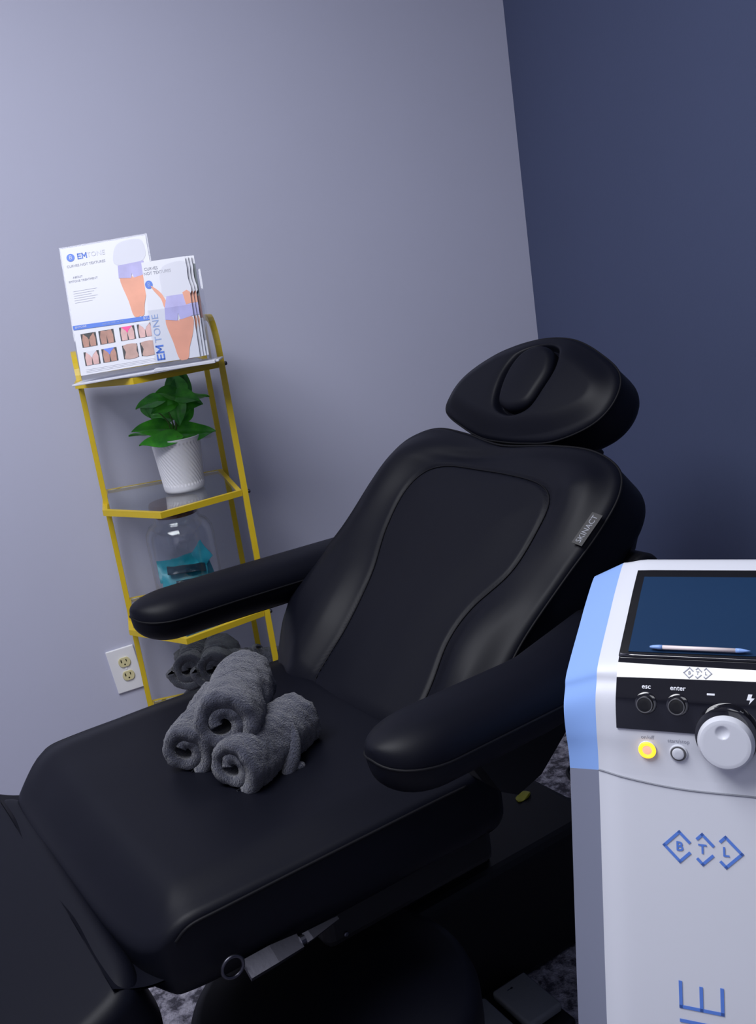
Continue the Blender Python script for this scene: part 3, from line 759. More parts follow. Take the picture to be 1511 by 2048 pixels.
def back_top(x, y):
    d = sd(x, y); i_ = ins(x, y); de = bod(x, y)
    z = 0.024 * sstep(0.0, 0.085, de)
    z -= 0.0045 * math.exp(-(d / 0.0035) ** 2)
    if i_: z += -0.015 + 0.005 * sstep(0.0, 0.10, d)
    else:
        z += -0.015 * (1 - sstep(0.0, 0.080, d))
        o_ = sstep(0, 0.05, d) * sstep(0, 0.04, de)
        z += 0.012 * math.exp(-((x - 0.12) / 0.10) ** 2) * o_
        z += 0.008 * math.exp(-((x - 0.43) / 0.08) ** 2) * o_
    z -= 0.007 * math.exp(-(((x - 0.478 + (y - 1.27) * 0.12) / 0.012) ** 2)) * math.exp(-((y - 1.30) / 0.08) ** 2)
    return z + 0.0012 * noise.noise(Vector((x * 8, y * 8, 4)))
bgeo = cushion(bo, 0.095, 0.010, 0.030, back_top, 260, 90, (0.24, 1.22))
back_o = mk('backrest', cl(xf(bgeo, bp)), M_VINYL, ch, smooth=True)
stp = [(p[0], p[1], back_top(p[0], p[1]) + 0.002) for p in bs if p[0] > -0.02]
mk('stitching', cl(tube([bp(Vector(p)) for p in stp], 0.0011, 6)), M_THREAD, back_o, smooth=True)
mk('piping', cl(tube([bp(Vector(p)) for p in rim(bo, 0, 0.0002, -0.0075, None, 'piping', ch)], 0.0020, 6, closed=True)), M_THREAD, back_o, smooth=True)
# side tab with lettering, sewn into the right-hand piping
def tabp(p):
    return bp(Vector((0.376 + p.x, 0.9445 + p.y * 0.96 - p.x * 0.13, 0.0035 + p.y * 0.40 + p.z)))
tb = mk('side_tag', cl(xf(box(-0.026, 0.026, -0.001, 0.0145, 0.0, 0.0012), tabp)), M_VINYL2, back_o)
mk('lettering', cl(xf(text_geo('SKINACT', 0.0112), lambda p: tabp(Vector((p.x * 0.98, p.y + 0.0068, 0.0014))))), M_SEAM, tb)
# rear shell and pivots
rs = catmull([(0.02, 1.02), (0.25, 1.0), (0.42, 0.99), (0.47, 1.06), (0.47, 1.40), (0.42, 1.47), (0.25, 1.47), (0.02, 1.44)], 6)
mk('back_shell', cl(xf(cushion(rs, 0.05, 0.01, 0.02, None, 80, 6), lambda p: bp(Vector((p.x, p.y, p.z - 0.10))))), M_BLACKMETAL, ch, smooth=True, sharp=40)
for v_ in (0.935, 1.505):
    pv = xf(cushion(catmull([(0.20, -0.04), (0.24, -0.055), (0.36, -0.05), (0.425, -0.03), (0.43, 0.01), (0.39, 0.03), (0.22, 0.03)], 6), 0.05, 0.008, 0.008, None, 70, 4), lambda p: bp(Vector((p.x - 0.02, v_ + p.z + 0.045 if v_ < 1.2 else v_ + p.z, p.y - 0.115))))
    mk('pivot_bracket', cl(pv), M_BLACKMETAL, ch, smooth=True, sharp=40)

# headrest
HA = rad(47); HO = (1.046, 1.003)
def hp(p): return bp(p, HA, HO)
ho = catmull([(-0.008, 1.28), (-0.007, 1.22), (0.002, 1.15), (0.038, 1.085), (0.085, 1.064), (0.132, 1.082), (0.172, 1.15), (0.198, 1.22), (0.203, 1.29), (0.190, 1.36), (0.167, 1.41), (0.124, 1.462), (0.080, 1.480), (0.042, 1.465), (0.012, 1.39), (-0.004, 1.33)], 10)
hcap = catmull([(0.040, 1.262), (0.052, 1.225), (0.085, 1.212), (0.125, 1.208), (0.160, 1.226), (0.174, 1.264), (0.162, 1.302), (0.130, 1.318), (0.085, 1.315), (0.052, 1.300)], 8)
hd = seg_dist(hcap); hin = inside(hcap)
hod = seg_dist(resample(ho, 90))
def head_top(x, y):
    edge_ = 0.014 * (sstep(0, 0.045, hod(x, y)) - 1)
    r2_ = ((x - 0.10) / 0.10) ** 2 + ((y - 1.27) / 0.21) ** 2
    z = 0.012 * (1 - min(1, r2_)) + 0.012
    d = hd(x, y)
    if hin(x, y): return z + edge_ - 0.02
    return z + edge_ - 0.020 * math.exp(-(d / 0.005) ** 2) - 0.003 * math.exp(-(d / 0.014) ** 2)
hr = mk('headrest', cl(xf(cushion(ho, 0.082, 0.009, 0.030, head_top, 240, 80, (0.105, 1.265)), hp)), M_VINYL, ch, smooth=True)
mk('piping', cl(tube([hp(Vector(p)) for p in rim(ho, 0, 0.0001, -0.0080, None, 'piping', ch)], 0.0018, 6, closed=True)), M_THREAD, hr, smooth=True)
hc_in = inset([tuple(p) for p in resample(hcap, 80)], 0.004) if False else [((p[0] - 0.107) * 0.965 + 0.107, (p[1] - 1.263) * 0.945 + 1.263) for p in resample(hcap, 80)]
mk('face_hole_plug', cl(xf(cushion(hc_in, 0.030, 0.012, 0.004, lambda x, y: 0.004 * (1 - min(1, ((x - .107) / .065) ** 2 + ((y - 1.263) / .05) ** 2)), 80, 20), lambda p: hp(Vector((p.x, p.y, p.z + 0.023))))), M_VINYL, hr, smooth=True)
mk('headrest_mount', cl(xf(box(0.36, 0.60, 1.17, 1.33, -0.15, -0.125, 0.005), lambda p: bp(p))), M_BLACKMETAL, ch)
mk('headrest_post', cl(xf(box(0.02, 0.06, 1.20, 1.30, -0.12, -0.08, 0.004), lambda p: hp(p))), M_BLACKMETAL, ch)

# armrests: sections along u
def armrest(tipu, vc, side_, pts):
    """pts: list of (u, v_centre, z_top, half_width, height)"""
    V = []; F = []; ns = 40; m_ = len(pts)
    for (u_, v_, zt, hw, hh) in pts:
        for k in range(ns):
            a = 2 * math.pi * k / ns; c, s = math.cos(a), math.sin(a)
            cc = abs(c) ** 0.78 * (1 if c >= 0 else -1); ss = abs(s) ** 0.85 * (1 if s >= 0 else -1)
            zz = zt - hh * 0.45 + (ss * hh * 0.45 if ss > 0 else ss * hh * 0.55)
            wd_ = hw * (1.0 if ss > -0.1 else 1 - 0.25 * (-ss - 0.1))
            V.append((u_, v_ + cc * wd_, zz))
    for i in range(m_ - 1):
        for k in range(ns):
            l = (k + 1) % ns; F.append((i * ns + k, i * ns + l, (i + 1) * ns + l, (i + 1) * ns + k))
    F.append(tuple(reversed(range(ns)))); F.append(tuple((m_ - 1) * ns + k for k in range(ns)))
    return V, F
def armpts(u0, u1, vfun, zfun, hw, hh, r=0.075):
    out = []
    for k in range(12):
        a = math.pi / 2 * k / 11; f = math.sin(a) if k else 0.04
        u_ = u0 + r * (1 - math.cos(a)); out.append((u_, vfun(u_), zfun(u_) - hh * 0.22 * (1 - f), hw * f ** 0.9, hh * (0.25 + 0.75 * f)))
    for u_ in np.linspace(u0 + r, u1, 16)[1:]:
        out.append((u_, vfun(u_), zfun(u_), hw * (1 + 0.0 * u_), hh))
    return out
def add_arm(u0, u1, vfun, zfun, hw, hh, sgn):
    pts = armpts(u0, u1, vfun, zfun, hw, hh)
    a = mk('armrest', cl(armrest(u0, 0, sgn, pts)), M_VINYL, ch, smooth=True)
    ring = []
    for s_ in (1, -1):
        P = [(u_, v_ + s_ * (hw_ + 0.0003), zt - hh_ * 0.45) for (u_, v_, zt, hw_, hh_) in pts]
        ring += P[::-1] if s_ > 0 else P
    mk('piping', cl(tube(ring, 0.0018, 6)), M_THREAD, a, smooth=True)
    return a
add_arm(0.455, 0.86, lambda u_: 0.833 + 0.02 * (u_ - 0.45) + 0.3 * max(0, u_ - 0.70), lambda u_: 0.826, 0.055, 0.086, -1)
add_arm(0.440, 0.98, lambda u_: 1.560 + 0.01 * (u_ - 0.45), lambda u_: 0.829 - 0.02 * max(0, u_ - 0.6), 0.060, 0.086, 1)
mk('arm_support', cl(xf(slab2d([(0.50, 0.755), (0.50, 0.742), (0.60, 0.735), (0.635, 0.672), (0.660, 0.657), (0.700, 0.668), (0.765, 0.722), (0.84, 0.740), (0.84, 0.755)], 0.850, 0.885), lambda p: Vector((p.x, p.z, p.y)))), M_BLACKMETAL, ch)
mk('arm_support', cl(xf(slab2d([(0.50, 0.755), (0.50, 0.745), (0.76, 0.740), (0.80, 0.70), (0.88, 0.70), (0.96, 0.755)], 1.545, 1.58), lambda p: Vector((p.x, p.z, p.y)))), M_BLACKMETAL, ch)
mk('arm_bracket', cl(box(0.645, 0.680, 0.880, 0.935, 0.660, 0.675, 0.003)), M_BLACKMETAL, ch)
mk('arm_bracket', cl(box(0.80, 0.86, 1.45, 1.55, 0.705, 0.735, 0.004)), M_BLACKMETAL, ch)

# leg rest cushion sloping down from the seat front, and the hinge flap
LA = rad(18)
def lp(p):  # p.x outwards from hinge (towards -u), p.y = v, p.z normal
    return Vector((0.190 - p.z * 0.25 - p.x * math.cos(LA) - p.z * math.sin(LA) * 0, p.y, 0.618 - p.x * math.sin(LA) + p.z * math.cos(LA)))
lo = catmull([(0.0, 1.20), (0.0, 1.38), (0.002, 1.45), (0.018, 1.488), (0.06, 1.50), (0.16, 1.502), (0.30, 1.50), (0.42, 1.49), (0.465, 1.45), (0.48, 1.38), (0.48, 1.04), (0.465, 0.965), (0.42, 0.925), (0.30, 0.915), (0.16, 0.913), (0.06, 0.915), (0.018, 0.928), (0.002, 0.965), (0.0, 1.03)], 8)
lo = lo[::-1]
def flipf(g): return g[0], [tuple(reversed(f)) for f in g[1]]
mk('leg_rest', cl(flipf(xf(cushion(lo, 0.10, 0.022, 0.02, lambda x, y: 0.008 * math.cos((y - 1.21) / 0.3 * 1.4), 200, 30), lp))), M_VINYL, ch, smooth=True)
# flap: a vinyl strip bridging the gap
V = []; F = []; nu, nv = 40, 10
for k in range(2):
    for i in range(nu + 1):
        v_ = 0.935 + (1.500 - 0.935) * i / nu
        for j in range(nv + 1):
            s_ = j / nv
            wv = 0.004 * math.sin(v_ * 19) * s_ + 0.002 * math.sin(v_ * 41 + 1)
            u_ = 0.240 - 0.080 * s_; z_ = 0.592 - 0.010 * math.sin(math.pi * s_) + 0.024 * s_ ** 0.7 + wv * 0.5
            V.append((u_, v_, z_ - 0.003 * k))
n_ = (nu + 1) * (nv + 1)
for i in range(nu):
    for j in range(nv):
        a = i * (nv + 1) + j; f = (a, a + nv + 1, a + nv + 2, a + 1); F.append(f); F.append(tuple(reversed([q + n_ for q in f])))
mk('hinge_flap', cl((V, F)), M_VINYL, ch, smooth=True)

# lifting base, rounded cover, base plate
mk('lift_column', cl(join(box(0.68, 0.90, 1.26, 1.39, 0.24, 0.52, 0.01), box(0.50, 0.90, 1.24, 1.40, 0.49, 0.53, 0.006))), M_BLACKMETAL, ch)
mk('base_cover', cl(box(0.655, 1.15, 1.225, 1.44, 0.0, 0.25, 0.02)), M_BLACKMETAL, ch)
# steel release lever with ring
fl = [(-1.0, -0.28), (1.0, -0.28), (1.0, 0.28), (-1.0, 0.28)]
lv = mk('release_lever', cl(join(tube([(0.297, 0.908, 0.575), (0.332, 0.908, 0.576), (0.366, 0.908, 0.5755)], [0.012, 0.0115, 0.009], sect=fl, upv=(0, -0.5, 1)),
    tube([(0.366, 0.908, 0.5755), (0.372, 0.908, 0.5755)], 0.0055, 10), tube([(0.372, 0.908, 0.5755), (0.380, 0.908, 0.576), (0.420, 0.912, 0.576)], [0.0065, 0.006, 0.002], sect=fl, upv=(0, -0.5, 1)))), M_STEEL, ch)
lv['label'] = 'brushed steel release lever'
rg = mk('lever_ring', cl(tube([(0.282 + 0.0125 * math.cos(a), 0.906, 0.590 + 0.0125 * math.sin(a)) for a in np.linspace(0, 2 * math.pi, 32, endpoint=False)], 0.0022, 8, closed=True)), M_STEEL, ch, smooth=True)

# ---------------------------------------------------------------- round stool tucked under the seat
st = thing('rolling_stool', 'round black padded stool tucked below the side of the chair seat', 'stool', tuple(UV(0.434, 1.000, 0)), ANG)
sc = mk('stool_seat', lathe([(0.02, 0.325), (0.17, 0.325), (0.185, 0.332), (0.192, 0.35), (0.192, 0.385), (0.187, 0.400), (0.172, 0.408), (0.12, 0.411), (0.02, 0.412)], 72), M_VINYL, st, smooth=True)
mk('piping', tube([(0.1885 * math.cos(a), 0.1885 * math.sin(a), 0.372) for a in np.linspace(0, 2 * math.pi, 72, endpoint=False)], 0.002, 6, closed=True), M_THREAD, sc, smooth=True)
mk('gas_column', lathe([(0.024, 0.05), (0.024, 0.20), (0.014, 0.20), (0.014, 0.325)], 24), M_BLACKMETAL, st, smooth=True, sharp=40)
for k in range(5):
    a = 2 * math.pi * k / 5 + 0.3
    mk('leg', xf(tube([(0.0, 0, 0.075), (0.08, 0, 0.070), (0.150, 0, 0.052)], [0.017, 0.014, 0.010], 10), lambda p: Vector((p.x * math.cos(a) - p.y * math.sin(a), p.x * math.sin(a) + p.y * math.cos(a), p.z))), M_BLACKPL, st, smooth=True)
    mk('caster', xf(lathe([(0.004, -0.009), (0.018, -0.009), (0.020, -0.005), (0.020, 0.005), (0.018, 0.009), (0.004, 0.009)], 20), lambda p: Vector((0.150 * math.cos(a) + p.x * math.cos(a) - p.z * math.sin(a), 0.150 * math.sin(a) + p.x * math.sin(a) + p.z * math.cos(a), 0.0205 + p.y))), M_BLACKPL, st, smooth=True, sharp=40)

# ---------------------------------------------------------------- foot pedal, tag, cables on the floor
fp = thing('foot_pedal', 'grey two-pad foot control with black housing on the carpet below the chair', 'pedal', tuple(UV(0.815, 1.15, 0)), ANG)
mk('housing', box(-0.19, 0.085, -0.075, 0.075, 0.0, 0.03, 0.006), M_BLACKPL, fp)
for u0, in ((0.0,), (-0.092,)):
    pd = mk('pedal_pad', xf(box(u0 + 0.003, u0 + 0.078, -0.050, 0.048, 0.032, 0.050, 0.005), lambda p: Vector((p.x, p.y, p.z + 0.05 * (p.y + 0.05)))), M_PEDAL, fp, smooth=True, sharp=30)
    ag = join(tube([(-0.006, 0, 0), (0.006, 0, 0)], 0.0007, 6), tube([(0.003, 0.002, 0), (0.006, 0, 0), (0.003, -0.002, 0)], 0.0007, 6))
    mk('arrow_mark', xf(ag, lambda p: Vector((u0 + 0.030 + p.x, 0.030 + p.y, 0.0552))), M_LOGO, pd)
def cable(label, pts, r):
    o = mk('cable', tube([Vector(p) for p in catmull(pts, 8, False)], r, 8), M_CABLE, smooth=True)
    tag(o, label, 'cable'); return o
cable('looped black cable on the carpet beside the white console', [(1.35, 1.55, 0.006), (1.17, 1.66, 0.006), (1.06, 1.72, 0.007), (0.985, 1.76, 0.007), (0.94, 1.80, 0.007), (0.93, 1.84, 0.007), (0.97, 1.86, 0.007), (1.04, 1.83, 0.007), (1.09, 1.80, 0.007)] if False else [(0.86, 1.70, 0.006), (0.872, 1.80, 0.006), (0.885, 1.93, 0.007), (0.878, 2.00, 0.007), (0.885, 2.07, 0.008), (0.915, 2.09, 0.008), (0.94, 2.06, 0.007), (0.925, 1.99, 0.007), (0.95, 1.90, 0.007), (1.02, 1.85, 0.006)], 0.005)
cable('straight thick black cable running under the chair to the console', [(0.60, 2.02, 0.011), (0.72, 2.00, 0.011), (0.84, 1.93, 0.012), (0.97, 1.84, 0.011), (1.06, 1.80, 0.011)], 0.010)
yt = mk('yellow_scrap', cushion(catmull([(-0.018, -0.008), (0.004, -0.010), (0.02, -0.002), (0.010, 0.008), (-0.010, 0.010)], 5), 0.004, 0.001, 0.001, lambda x, y: 0.003 * math.sin(x * 160), 40, 6), M_YLEAF, smooth=True, loc=UV(1.077, 1.374, 0.2545), rot=(0, 0, 0.4))
tag(yt, 'small yellow scrap lying on the black chair base', 'scrap')

# ---------------------------------------------------------------- device console
DA = rad(-41)
ev = Vector((math.cos(DA), math.sin(DA), 0)); dv = Vector((-math.sin(DA), math.cos(DA), 0))
E0 = -0.2413; DO = ev * E0 + dv * 0.87
dev = thing('treatment_console', 'white and blue treatment console with dark screen and large dial', 'console', tuple(DO), DA)
W_ = 0.195
prof0 = [(.172, .944), (.158, .949), (.114, .935), (.078, .920), (.016, .893), (.004, .879), (-.007, .864), (-.014, .835), (-.020, .794), (-.052, .667), (-.081, .549), (-.115, .39), (-.125, .30), (-.130, .16), (-.128, .13)]
pc = catmull(prof0, 6, closed=False); pc = [tuple(p) for p in pc]
pn = np.array(pc)
_q = [p for p in pc if 0.79 < p[1] < 0.93]
def _shift(k, d):
    a, b = pn[k - 1], pn[k + 1]; t_ = (a - b) / np.linalg.norm(a - b); return (pn[k][0] - t_[1] * d, pn[k][1] + t_[0] * d)
pf = [_shift(k, 0.0002) for k in range(1, len(pn) - 1) if pn[k][1] > 0.9005 or 0.79 < pn[k][1] < 0.8705]
_a = np.array([0.0152, 0.8932]); _b = np.array([0.0050, 0.8830])   # flat 45 degree band of the lip
_top = [p for p in pf if p[1] > 0.9]; _bot = [p for p in pf if p[1] <= 0.9]
pf = _top + [tuple(_a + (_b - _a) * t) for t in (0, .25, .5, .75, 1)] + _bot
pfac = np.array(pf)
def prof_at_z(z, pn=pn):
    zz = pn[:, 1]; i = next((k for k in range(1, len(zz) - 1) if (zz[k] >= z >= zz[k + 1])), len(zz) - 2)
    t = (zz[i] - z) / (zz[i] - zz[i + 1] + 1e-12)
    y = pn[i, 0] + (pn[i + 1, 0] - pn[i, 0]) * t
    tg_ = (pn[i] - pn[i + 1]); tg_ /= np.linalg.norm(tg_)      # pointing up along the face
    return y, tg_
def bulge(x):   # top crest slightly higher away from the edges
    e_ = min(x, W_ - x); return 0.0035 * sstep(0, 0.025, e_)
def face(x, z, off=0.0, pr=None):
    y, t_ = prof_at_z(z, pn if pr is None else pr); nrm = np.array([-t_[1], t_[0]])      # outward: -y, +z
    b = bulge(x)
    return Vector((x, y + nrm[0] * (off + b), z + nrm[1] * (off + b)))
xs = [0, 0.004, 0.010, 0.018, 0.026] + list(np.linspace(0.04, W_ - 0.04, 8)) + [W_ - 0.026, W_ - 0.018, W_ - 0.010, W_ - 0.004, W_]
def shell(k0, k1, z_off=0.0):
    V = []; F = []
    for x in xs:
        b = bulge(x)
        for k in range(k0, k1 + 1):
            a = pn[max(k - 1, 0)]; c = pn[min(k + 1, len(pn) - 1)]; t_ = (a - c) / np.linalg.norm(a - c)
            V.append((x, pn[k][0] - t_[1] * b, pn[k][1] + t_[0] * b))
    m_ = k1 - k0 + 1
    for i in range(len(xs) - 1):
        for k in range(m_ - 1):
            a = i * m_ + k; F.append((a, a + 1, a + m_ + 1, a + m_))
    return V, F
ks = int(np.argmin(np.abs(pn[:, 1] - 0.790) + (np.arange(len(pn)) < 8)))
mk('upper_fascia', shell(0, ks), M_DWHITE, dev, smooth=True)
mk('front_panel', shell(ks, len(pn) - 1), M_DWHITE, dev, smooth=True)
# seam line between the two panels (gently sagging)
sm = [face(x, 0.7945 - 0.0105 * math.sin(min(1, x / 0.10) * math.pi / 2), 0.0003) for x in np.linspace(0, W_, 30)]
mk('panel_seam', tube(sm, 0.0009, 6), M_SEAM, dev)
# side strips: chamfered corner between face edge and outer edge
def outer(p, sgn): 
    x = -0.040 if sgn < 0 else W_ + 0.040
    y, z = p
    dz = 0.0
    top = sstep(0.86, 0.95, z)
    return (x, y + 0.022 + 0.012 * sstep(0.87, 0.79, z) - 0.0 * top, z - 0.021 - 0.003 * top)
def strip(k0, k1, sgn, extra=None):
    V = []; F = []; m_ = 6
    for k in range(k0, k1 + 1):
        a = Vector(((0 if sgn < 0 else W_), pn[k][0], pn[k][1])); b = Vector(outer(pn[k], sgn)); 
        for j in range(m_ + 1):
            t_ = j / m_; p = a.lerp(b, t_)
            V.append(tuple(p))
    for i in range(k1 - k0):
        for j in range(m_):
            q = i * (m_ + 1) + j; f = (q, q + m_ + 1, q + m_ + 2, q + 1); F.append(f if sgn > 0 else tuple(reversed(f)))
    return V, F
def backside(k0, k1, sgn):
    V = []; F = []
    for k in range(k0, k1 + 1):
        b = outer(pn[k], sgn); V.append(b); V.append((b[0] - sgn * 0.006, 0.215, min(b[2], 0.90)))
    for i in range(k1 - k0):
        q = 2 * i; f = (q, q + 2, q + 3, q + 1); F.append(f if sgn > 0 else tuple(reversed(f)))
    return V, F
for sgn in (-1, 1):
    mk('side_strip', join(strip(0, ks, sgn), backside(0, ks, sgn)), M_DBLUE, dev, smooth=True, sharp=40)['label'] = 'light blue side strip'
    mk('lower_side_strip', join(strip(ks, len(pn) - 1, sgn), backside(ks, len(pn) - 1, sgn)), M_DGREY, dev, smooth=True, sharp=40)['label'] = 'grey side strip'
# top lid behind the crest and rear wall, bottom
o0 = outer(pn[0], -1); o1 = outer(pn[0], 1)
tb_ = [(x, pn[0][0] , pn[0][1] + bulge(x)) for x in xs]
V = [o0] + tb_ + [o1]; n_ = len(V)
V += [(v[0] * 0.955 + 0.0045, 0.215, 0.90) for v in V]
mk('top_lid', (V, [(i, i + 1, n_ + i + 1, n_ + i) for i in range(n_ - 1)]), M_DWHITE, dev, smooth=True)
mk('rear_wall', box(-0.034, W_ + 0.034, 0.205, 0.215, 0.10, 0.90), M_DGREY, dev)
mk('plinth', box(-0.035, W_ + 0.035, -0.12, 0.225, 0.055, 0.13, 0.01), M_DGREY, dev)
for x in (-0.01, W_ + 0.01):
    for y in (-0.09, 0.19):
        cst = mk('caster', xf(lathe([(0.008, -0.011), (0.027, -0.011), (0.03, -0.006), (0.03, 0.006), (0.027, 0.011), (0.008, 0.011)], 24), lambda p: Vector((x + p.z, y + p.x, 0.03 + p.y))), M_BLACKPL, dev, smooth=True, sharp=40)
# black glossy fascia over the slope and lip: z from 0.945 to 0.841
def patch(x0, x1, z0, z1, off, nx=10, nz=40, zl=None, pr=None):
    V = []; F = []
    for i in range(nx + 1):
        x = x0 + (x1 - x0) * i / nx
        for k in range(nz + 1):
            zb = z0 if zl is None else zl(x)
            z = z1 + (zb - z1) * k / nz; V.append(tuple(face(x, z, off, pr)))
    for i in range(nx):
        for k in range(nz):
            a = i * (nz + 1) + k; F.append((a, a + 1, a + nz + 2, a + nz + 1))
    # skirt down to the shell
    n0 = len(V); loop = [k for k in range(nz + 1)] + [i * (nz + 1) + nz for i in range(1, nx + 1)] + [nx * (nz + 1) + k for k in range(nz - 1, -1, -1)] + [i * (nz + 1) for i in range(nx - 1, 0, -1)]
    for q in loop:
        i = q // (nz + 1); k = q % (nz + 1); x = x0 + (x1 - x0) * i / nx
        zb = z0 if zl is None else zl(x); z = z1 + (zb - z1) * k / nz
        V.append(tuple(face(x, z, off - 0.004, pr)))
    m_ = len(loop)
    for j in range(m_): F.append((loop[j], loop[(j + 1) % m_], n0 + (j + 1) % m_, n0 + j))
    return V, F
mk('control_fascia', patch(0.021, W_ - 0.012, 0.840, 0.8965, 0.0016, 10, 60, None, pfac), M_GLOSSBLK, dev, smooth=True, sharp=50)
# recessed screen: bezel frame + dark screen
bz = mk('bezel', patch(0.020, W_ - 0.012, 0.8965, 0.9445, 0.0010, 10, 16), M_BEZEL, dev, smooth=True, sharp=50)
mk('screen', patch(0.029, W_ - 0.020, 0.8985, 0.9405, 0.0018, 8, 12), M_SCREEN, dev, smooth=True, sharp=50)
mk('lip', tube([face(x, 0.8962, 0.0020) for x in np.linspace(0.022, W_ - 0.013, 12)], 0.0022, 10), M_GLOSSBLK, dev, smooth=True)
def face_frame(x, z, off=0.0):
    p = face(x, z, off); y_, t_ = prof_at_z(z)
    upv = Vector((0, t_[0], t_[1])); nrm = Vector((0, -t_[1], t_[0]))
    R_ = Matrix.Identity(4)
    for i in range(3):
        R_[i][0] = (1, 0, 0)[i]; R_[i][1] = upv[i]; R_[i][2] = nrm[i]; R_[i][3] = p[i]
    return R_
def on_face(geo, x, z, off=0.0):
    R_ = face_frame(x, z, off); return xf(geo, lambda p: R_ @ p)
def on_fascia(geo, x, z, off):
    p = face(x, z, off, pfac); y_, t_ = prof_at_z(z, pfac); upv = Vector((0, t_[0], t_[1])); nrm = Vector((0, -t_[1], t_[0]))
    return xf(geo, lambda q: p + Vector((1, 0, 0)) * q.x + upv * q.y + nrm * q.z)
def dial(r, h, e_=0.0015, n=48, z0=0.0):
    return lathe([(r, z0), (r, h - e_), (r - e_ * .3, h - e_ * .3), (r - e_, h), (r * 0.3, h)], n)
for nm, x in (('esc', 0.050), ('enter', 0.0795)):
    b = mk('button', on_face(dial(0.0105, 0.003), x, 0.864), M_GLOSSBLK, dev, smooth=True, sharp=35)
    mk('button_cap', on_face(dial(0.0078, 0.0085), x, 0.8635), M_BEZEL, b, smooth=True, sharp=35)
    mk('button_ring', on_face(tube([(0.0072 * math.cos(a), 0.0072 * math.sin(a), 0.0085) for a in np.linspace(0, 2 * math.pi, 32, endpoint=False)], 0.0006, 6, closed=True), x, 0.8635), M_RING, b)
    mk('lettering', on_fascia(text_geo(nm, 0.0066, offset=0.0001), x, 0.8768, 0.0022), M_PRINTW, dev)
# large dial
dl = mk('dial_collar', on_face(lathe([(0.029, -0.002), (0.029, 0.006), (0.0275, 0.0105), (0.0245, 0.012), (0.01, 0.012)], 56), 0.1235, 0.8415), M_GLOSSBLK, dev, smooth=True, sharp=40)
dimx, dimy = -0.002, 0.011
V, F = lathe([(0.0245, 0.0), (0.0252, 0.003), (0.0252, 0.014), (0.0225, 0.019), (0.0200, 0.0195)] + [(r_, 0.0195) for r_ in np.linspace(0.019, 0.0005, 26)], 96)
V = [(x, y, z - (0.0028 * math.cos(min(1, math.hypot(x - dimx, y - dimy) / 0.0062) * math.pi / 2) ** 0.8 if z > 0.019 else 0)) for x, y, z in V]
mk('dial_knob', on_face((V, F), 0.1235, 0.8375), M_DWHITE, dl, smooth=True, sharp=40)
mk('lettering', on_fascia(box(-0.0035, 0.0035, -0.0009, 0.0009, 0, 0.0003), 0.1095, 0.8735, 0.0020), M_PRINTW, dev)
mk('bolt_mark', on_fascia(slab2d([(-0.002, 0.0045), (0.0015, 0.0045), (0.0005, 0.001), (0.0035, 0.001), (-0.0015, -0.005), (-0.0003, -0.001), (-0.0035, -0.001)], 0, 0.0003), 0.1445, 0.8715, 0.0020), M_PRINTW, dev)
# lit on/off button and start/stop button
b = mk('power_button', on_face(dial(0.0088, 0.002), 0.0495, 0.8205), M_DWHITE, dev, smooth=True, sharp=35)
mk('lit_ring', on_face(tube([(0.0066 * math.cos(a), 0.0066 * math.sin(a), 0.0022) for a in np.linspace(0, 2 * math.pi, 40, endpoint=False)], 0.0018, 8, closed=True), 0.0495, 0.8205), M_GLOW, b, smooth=True)['label'] = 'glowing orange-yellow ring'
mk('button_cap', on_face(dial(0.0050, 0.003), 0.0495, 0.8205), M_GLOWC, b, smooth=True, sharp=35)
b = mk('start_button', on_face(dial(0.0086, 0.0022), 0.0785, 0.8195), M_DWHITE, dev, smooth=True, sharp=35)
mk('button_ring', on_face(tube([(0.0066 * math.cos(a), 0.0066 * math.sin(a), 0.0022) for a in np.linspace(0, 2 * math.pi, 40, endpoint=False)], 0.0008, 6, closed=True), 0.0785, 0.8195), M_RING, b)
mk('button_cap', on_face(dial(0.0058, 0.0042), 0.0785, 0.8195), M_DWHITE, b, smooth=True, sharp=35)
mk('lettering', on_face(text_geo('on/off', 0.0052), 0.050, 0.8328, 0.0003), M_PRINTGREY, dev)
mk('lettering', on_face(text_geo('start/stop', 0.0052), 0.079, 0.8312, 0.0003), M_PRINTGREY, dev)
# logo: three interlocked open diamonds with B, T, L
def bar2(a, b, w_=0.0027):
    a, b = Vector((*a, 0)), Vector((*b, 0)); d = (b - a).normalized(); n__ = Vector((-d.y, d.x, 0)) * w_ / 2; a = a - d * w_ / 2; b = b + d * w_ / 2
    return slab2d([tuple((a + n__)[:2])[::1], tuple((a - n__)[:2]), tuple((b - n__)[:2]), tuple((b + n__)[:2])], 0, 0.0003)
h_ = 0.0142
lg = []
c = -0.021
lg += [bar2((c, h_), (c - h_, 0)), bar2((c - h_, 0), (c, -h_)), bar2((c, h_), (c + h_ * .62, h_ * .38)), bar2((c, -h_), (c + h_ * .62, -h_ * .38))]
c = 0.0
lg += [bar2((c, h_), (c - h_ * .3, h_ * .7)), bar2((c, h_), (c + h_ * .66, h_ * .34)), bar2((c, -h_), (c - h_ * .3, -h_ * .7)), bar2((c, -h_), (c + h_ * .62, -h_ * .38))]
c = 0.021
lg += [bar2((c, h_), (c + h_, 0)), bar2((c + h_, 0), (c, -h_)), bar2((c, h_), (c - h_ * .3, h_ * .7)), bar2((c, -h_), (c - h_ * .3, -h_ * .7))]
for s_, c in (('B', -0.021), ('T', 0), ('L', 0.021)):
    lg.append(xf(text_geo(s_, 0.0125, offset=0.0003), lambda p: Vector((p.x + c, p.y, 0.0003))))
mk('logo', on_face(join(*lg), 0.0975, 0.7305, 0.0004), M_LOGO, dev)
lg2 = xf(join(*lg), lambda p: Vector((p.x * 0.36, p.y * 0.36, p.z)))
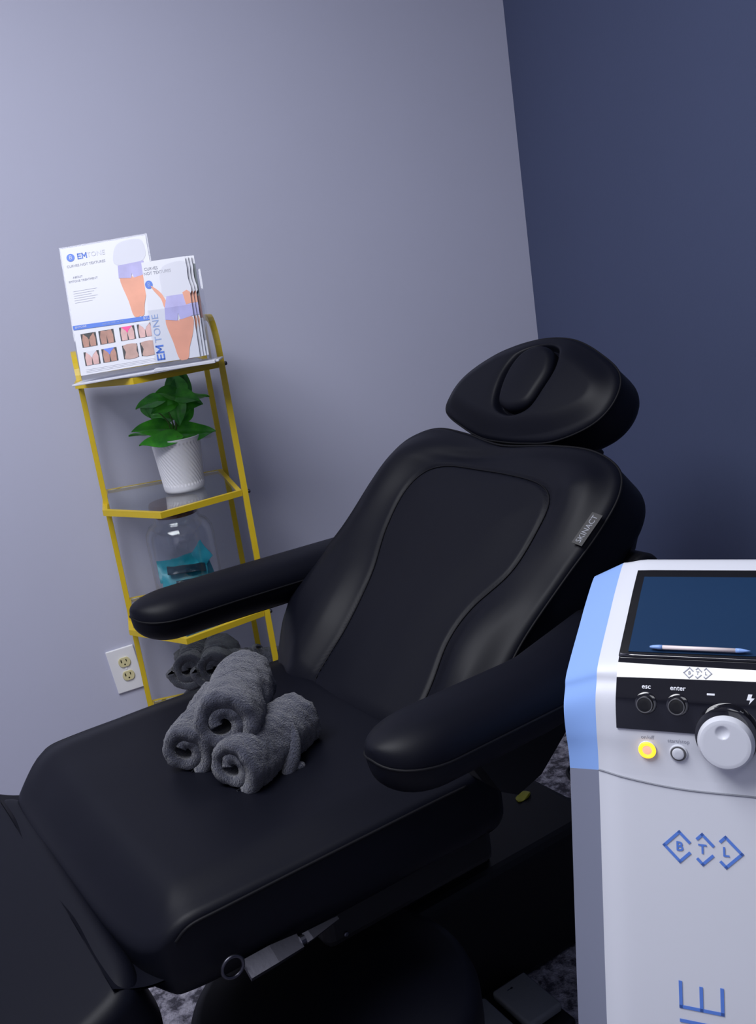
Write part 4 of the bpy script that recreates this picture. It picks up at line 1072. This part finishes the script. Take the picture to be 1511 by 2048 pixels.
_c = Vector((0.097, 0.0101, 0.8881)) + Vector((0, -0.7071, 0.7071)) * (0.0053)
mk('logo', xf(lg2, lambda p: _c + Vector((p.x, p.y * 0.7071 - p.z * 0.7071, p.y * 0.7071 + p.z * 0.7071))), M_PRINTGREY, dev)
# vertical lettering running up the front panel: "EMTONE", the E on top
def vtext(s, x0, ztop, adv, H, Wd, st, m):
    z = ztop
    for chx in s:
        g = []
        def B2(a, b): g.append(bar2(a, b, st))
        if chx == 'E': B2((-H / 2, 0), (H / 2, 0)); B2((-H / 2, 0), (-H / 2, Wd)); B2((0, 0), (0, Wd * .9)); B2((H / 2, 0), (H / 2, Wd)); dz = Wd
        elif chx == 'N': B2((-H / 2, 0), (H / 2, 0)); B2((-H / 2, Wd * 1.2), (H / 2, Wd * 1.2)); B2((-H / 2, 0), (H / 2, Wd * 1.2)); dz = Wd * 1.2
        elif chx == 'O':
            pts_ = [(H / 2 * math.cos(a), H / 2 + H / 2 * math.sin(a)) for a in np.linspace(0, 2 * math.pi, 28)]
            for a, b in zip(pts_, pts_[1:]): B2(a, b)
            dz = H
        elif chx == 'T': B2((-H / 2, Wd / 2), (H / 2, Wd / 2)); B2((-H / 2, 0), (-H / 2, Wd)); dz = Wd
        else: B2((-H / 2, 0), (H / 2, 0)); B2((-H / 2, Wd * 1.3), (H / 2, Wd * 1.3)); B2((-H / 2, 0), (0, Wd * .65)); B2((0, Wd * .65), (-H / 2, Wd * 1.3)); dz = Wd * 1.3
        z -= dz
        mk('letter', on_face(join(*g), x0, z, 0.0004), m, dev)
        z -= adv
vtext('ENOTME', 0.0925, 0.6035, 0.0125, 0.038, 0.0235, 0.0032, M_LOGO)

# stylus lying in the screen ledge
sty = thing('stylus', 'thin white stylus with blue ends lying along the bottom of the screen', 'stylus', tuple(DO), DA)
a_ = face(0.050, 0.9000, 0.0055); b_ = face(0.143, 0.8997, 0.0055)
def seg(t0, t1, r0, r1): return tube([a_.lerp(b_, t0), a_.lerp(b_, (t0 + t1) / 2), a_.lerp(b_, t1)], [r0, (r0 + r1) / 2, r1], 12)
mk('barrel', seg(0.13, 0.86, 0.0021, 0.0021), M_PENW, sty, smooth=True)
mk('tip', tube([a_.lerp(b_, t) for t in (0, .03, .09, .13)], [0.0009, 0.0017, 0.0023, 0.0023], 12), M_DBLUE, sty, smooth=True)
mk('tip', tube([a_.lerp(b_, t) for t in (.86, .90, .96, 1)], [0.0023, 0.0022, 0.0013, 0.0005], 12), M_DBLUE, sty, smooth=True)
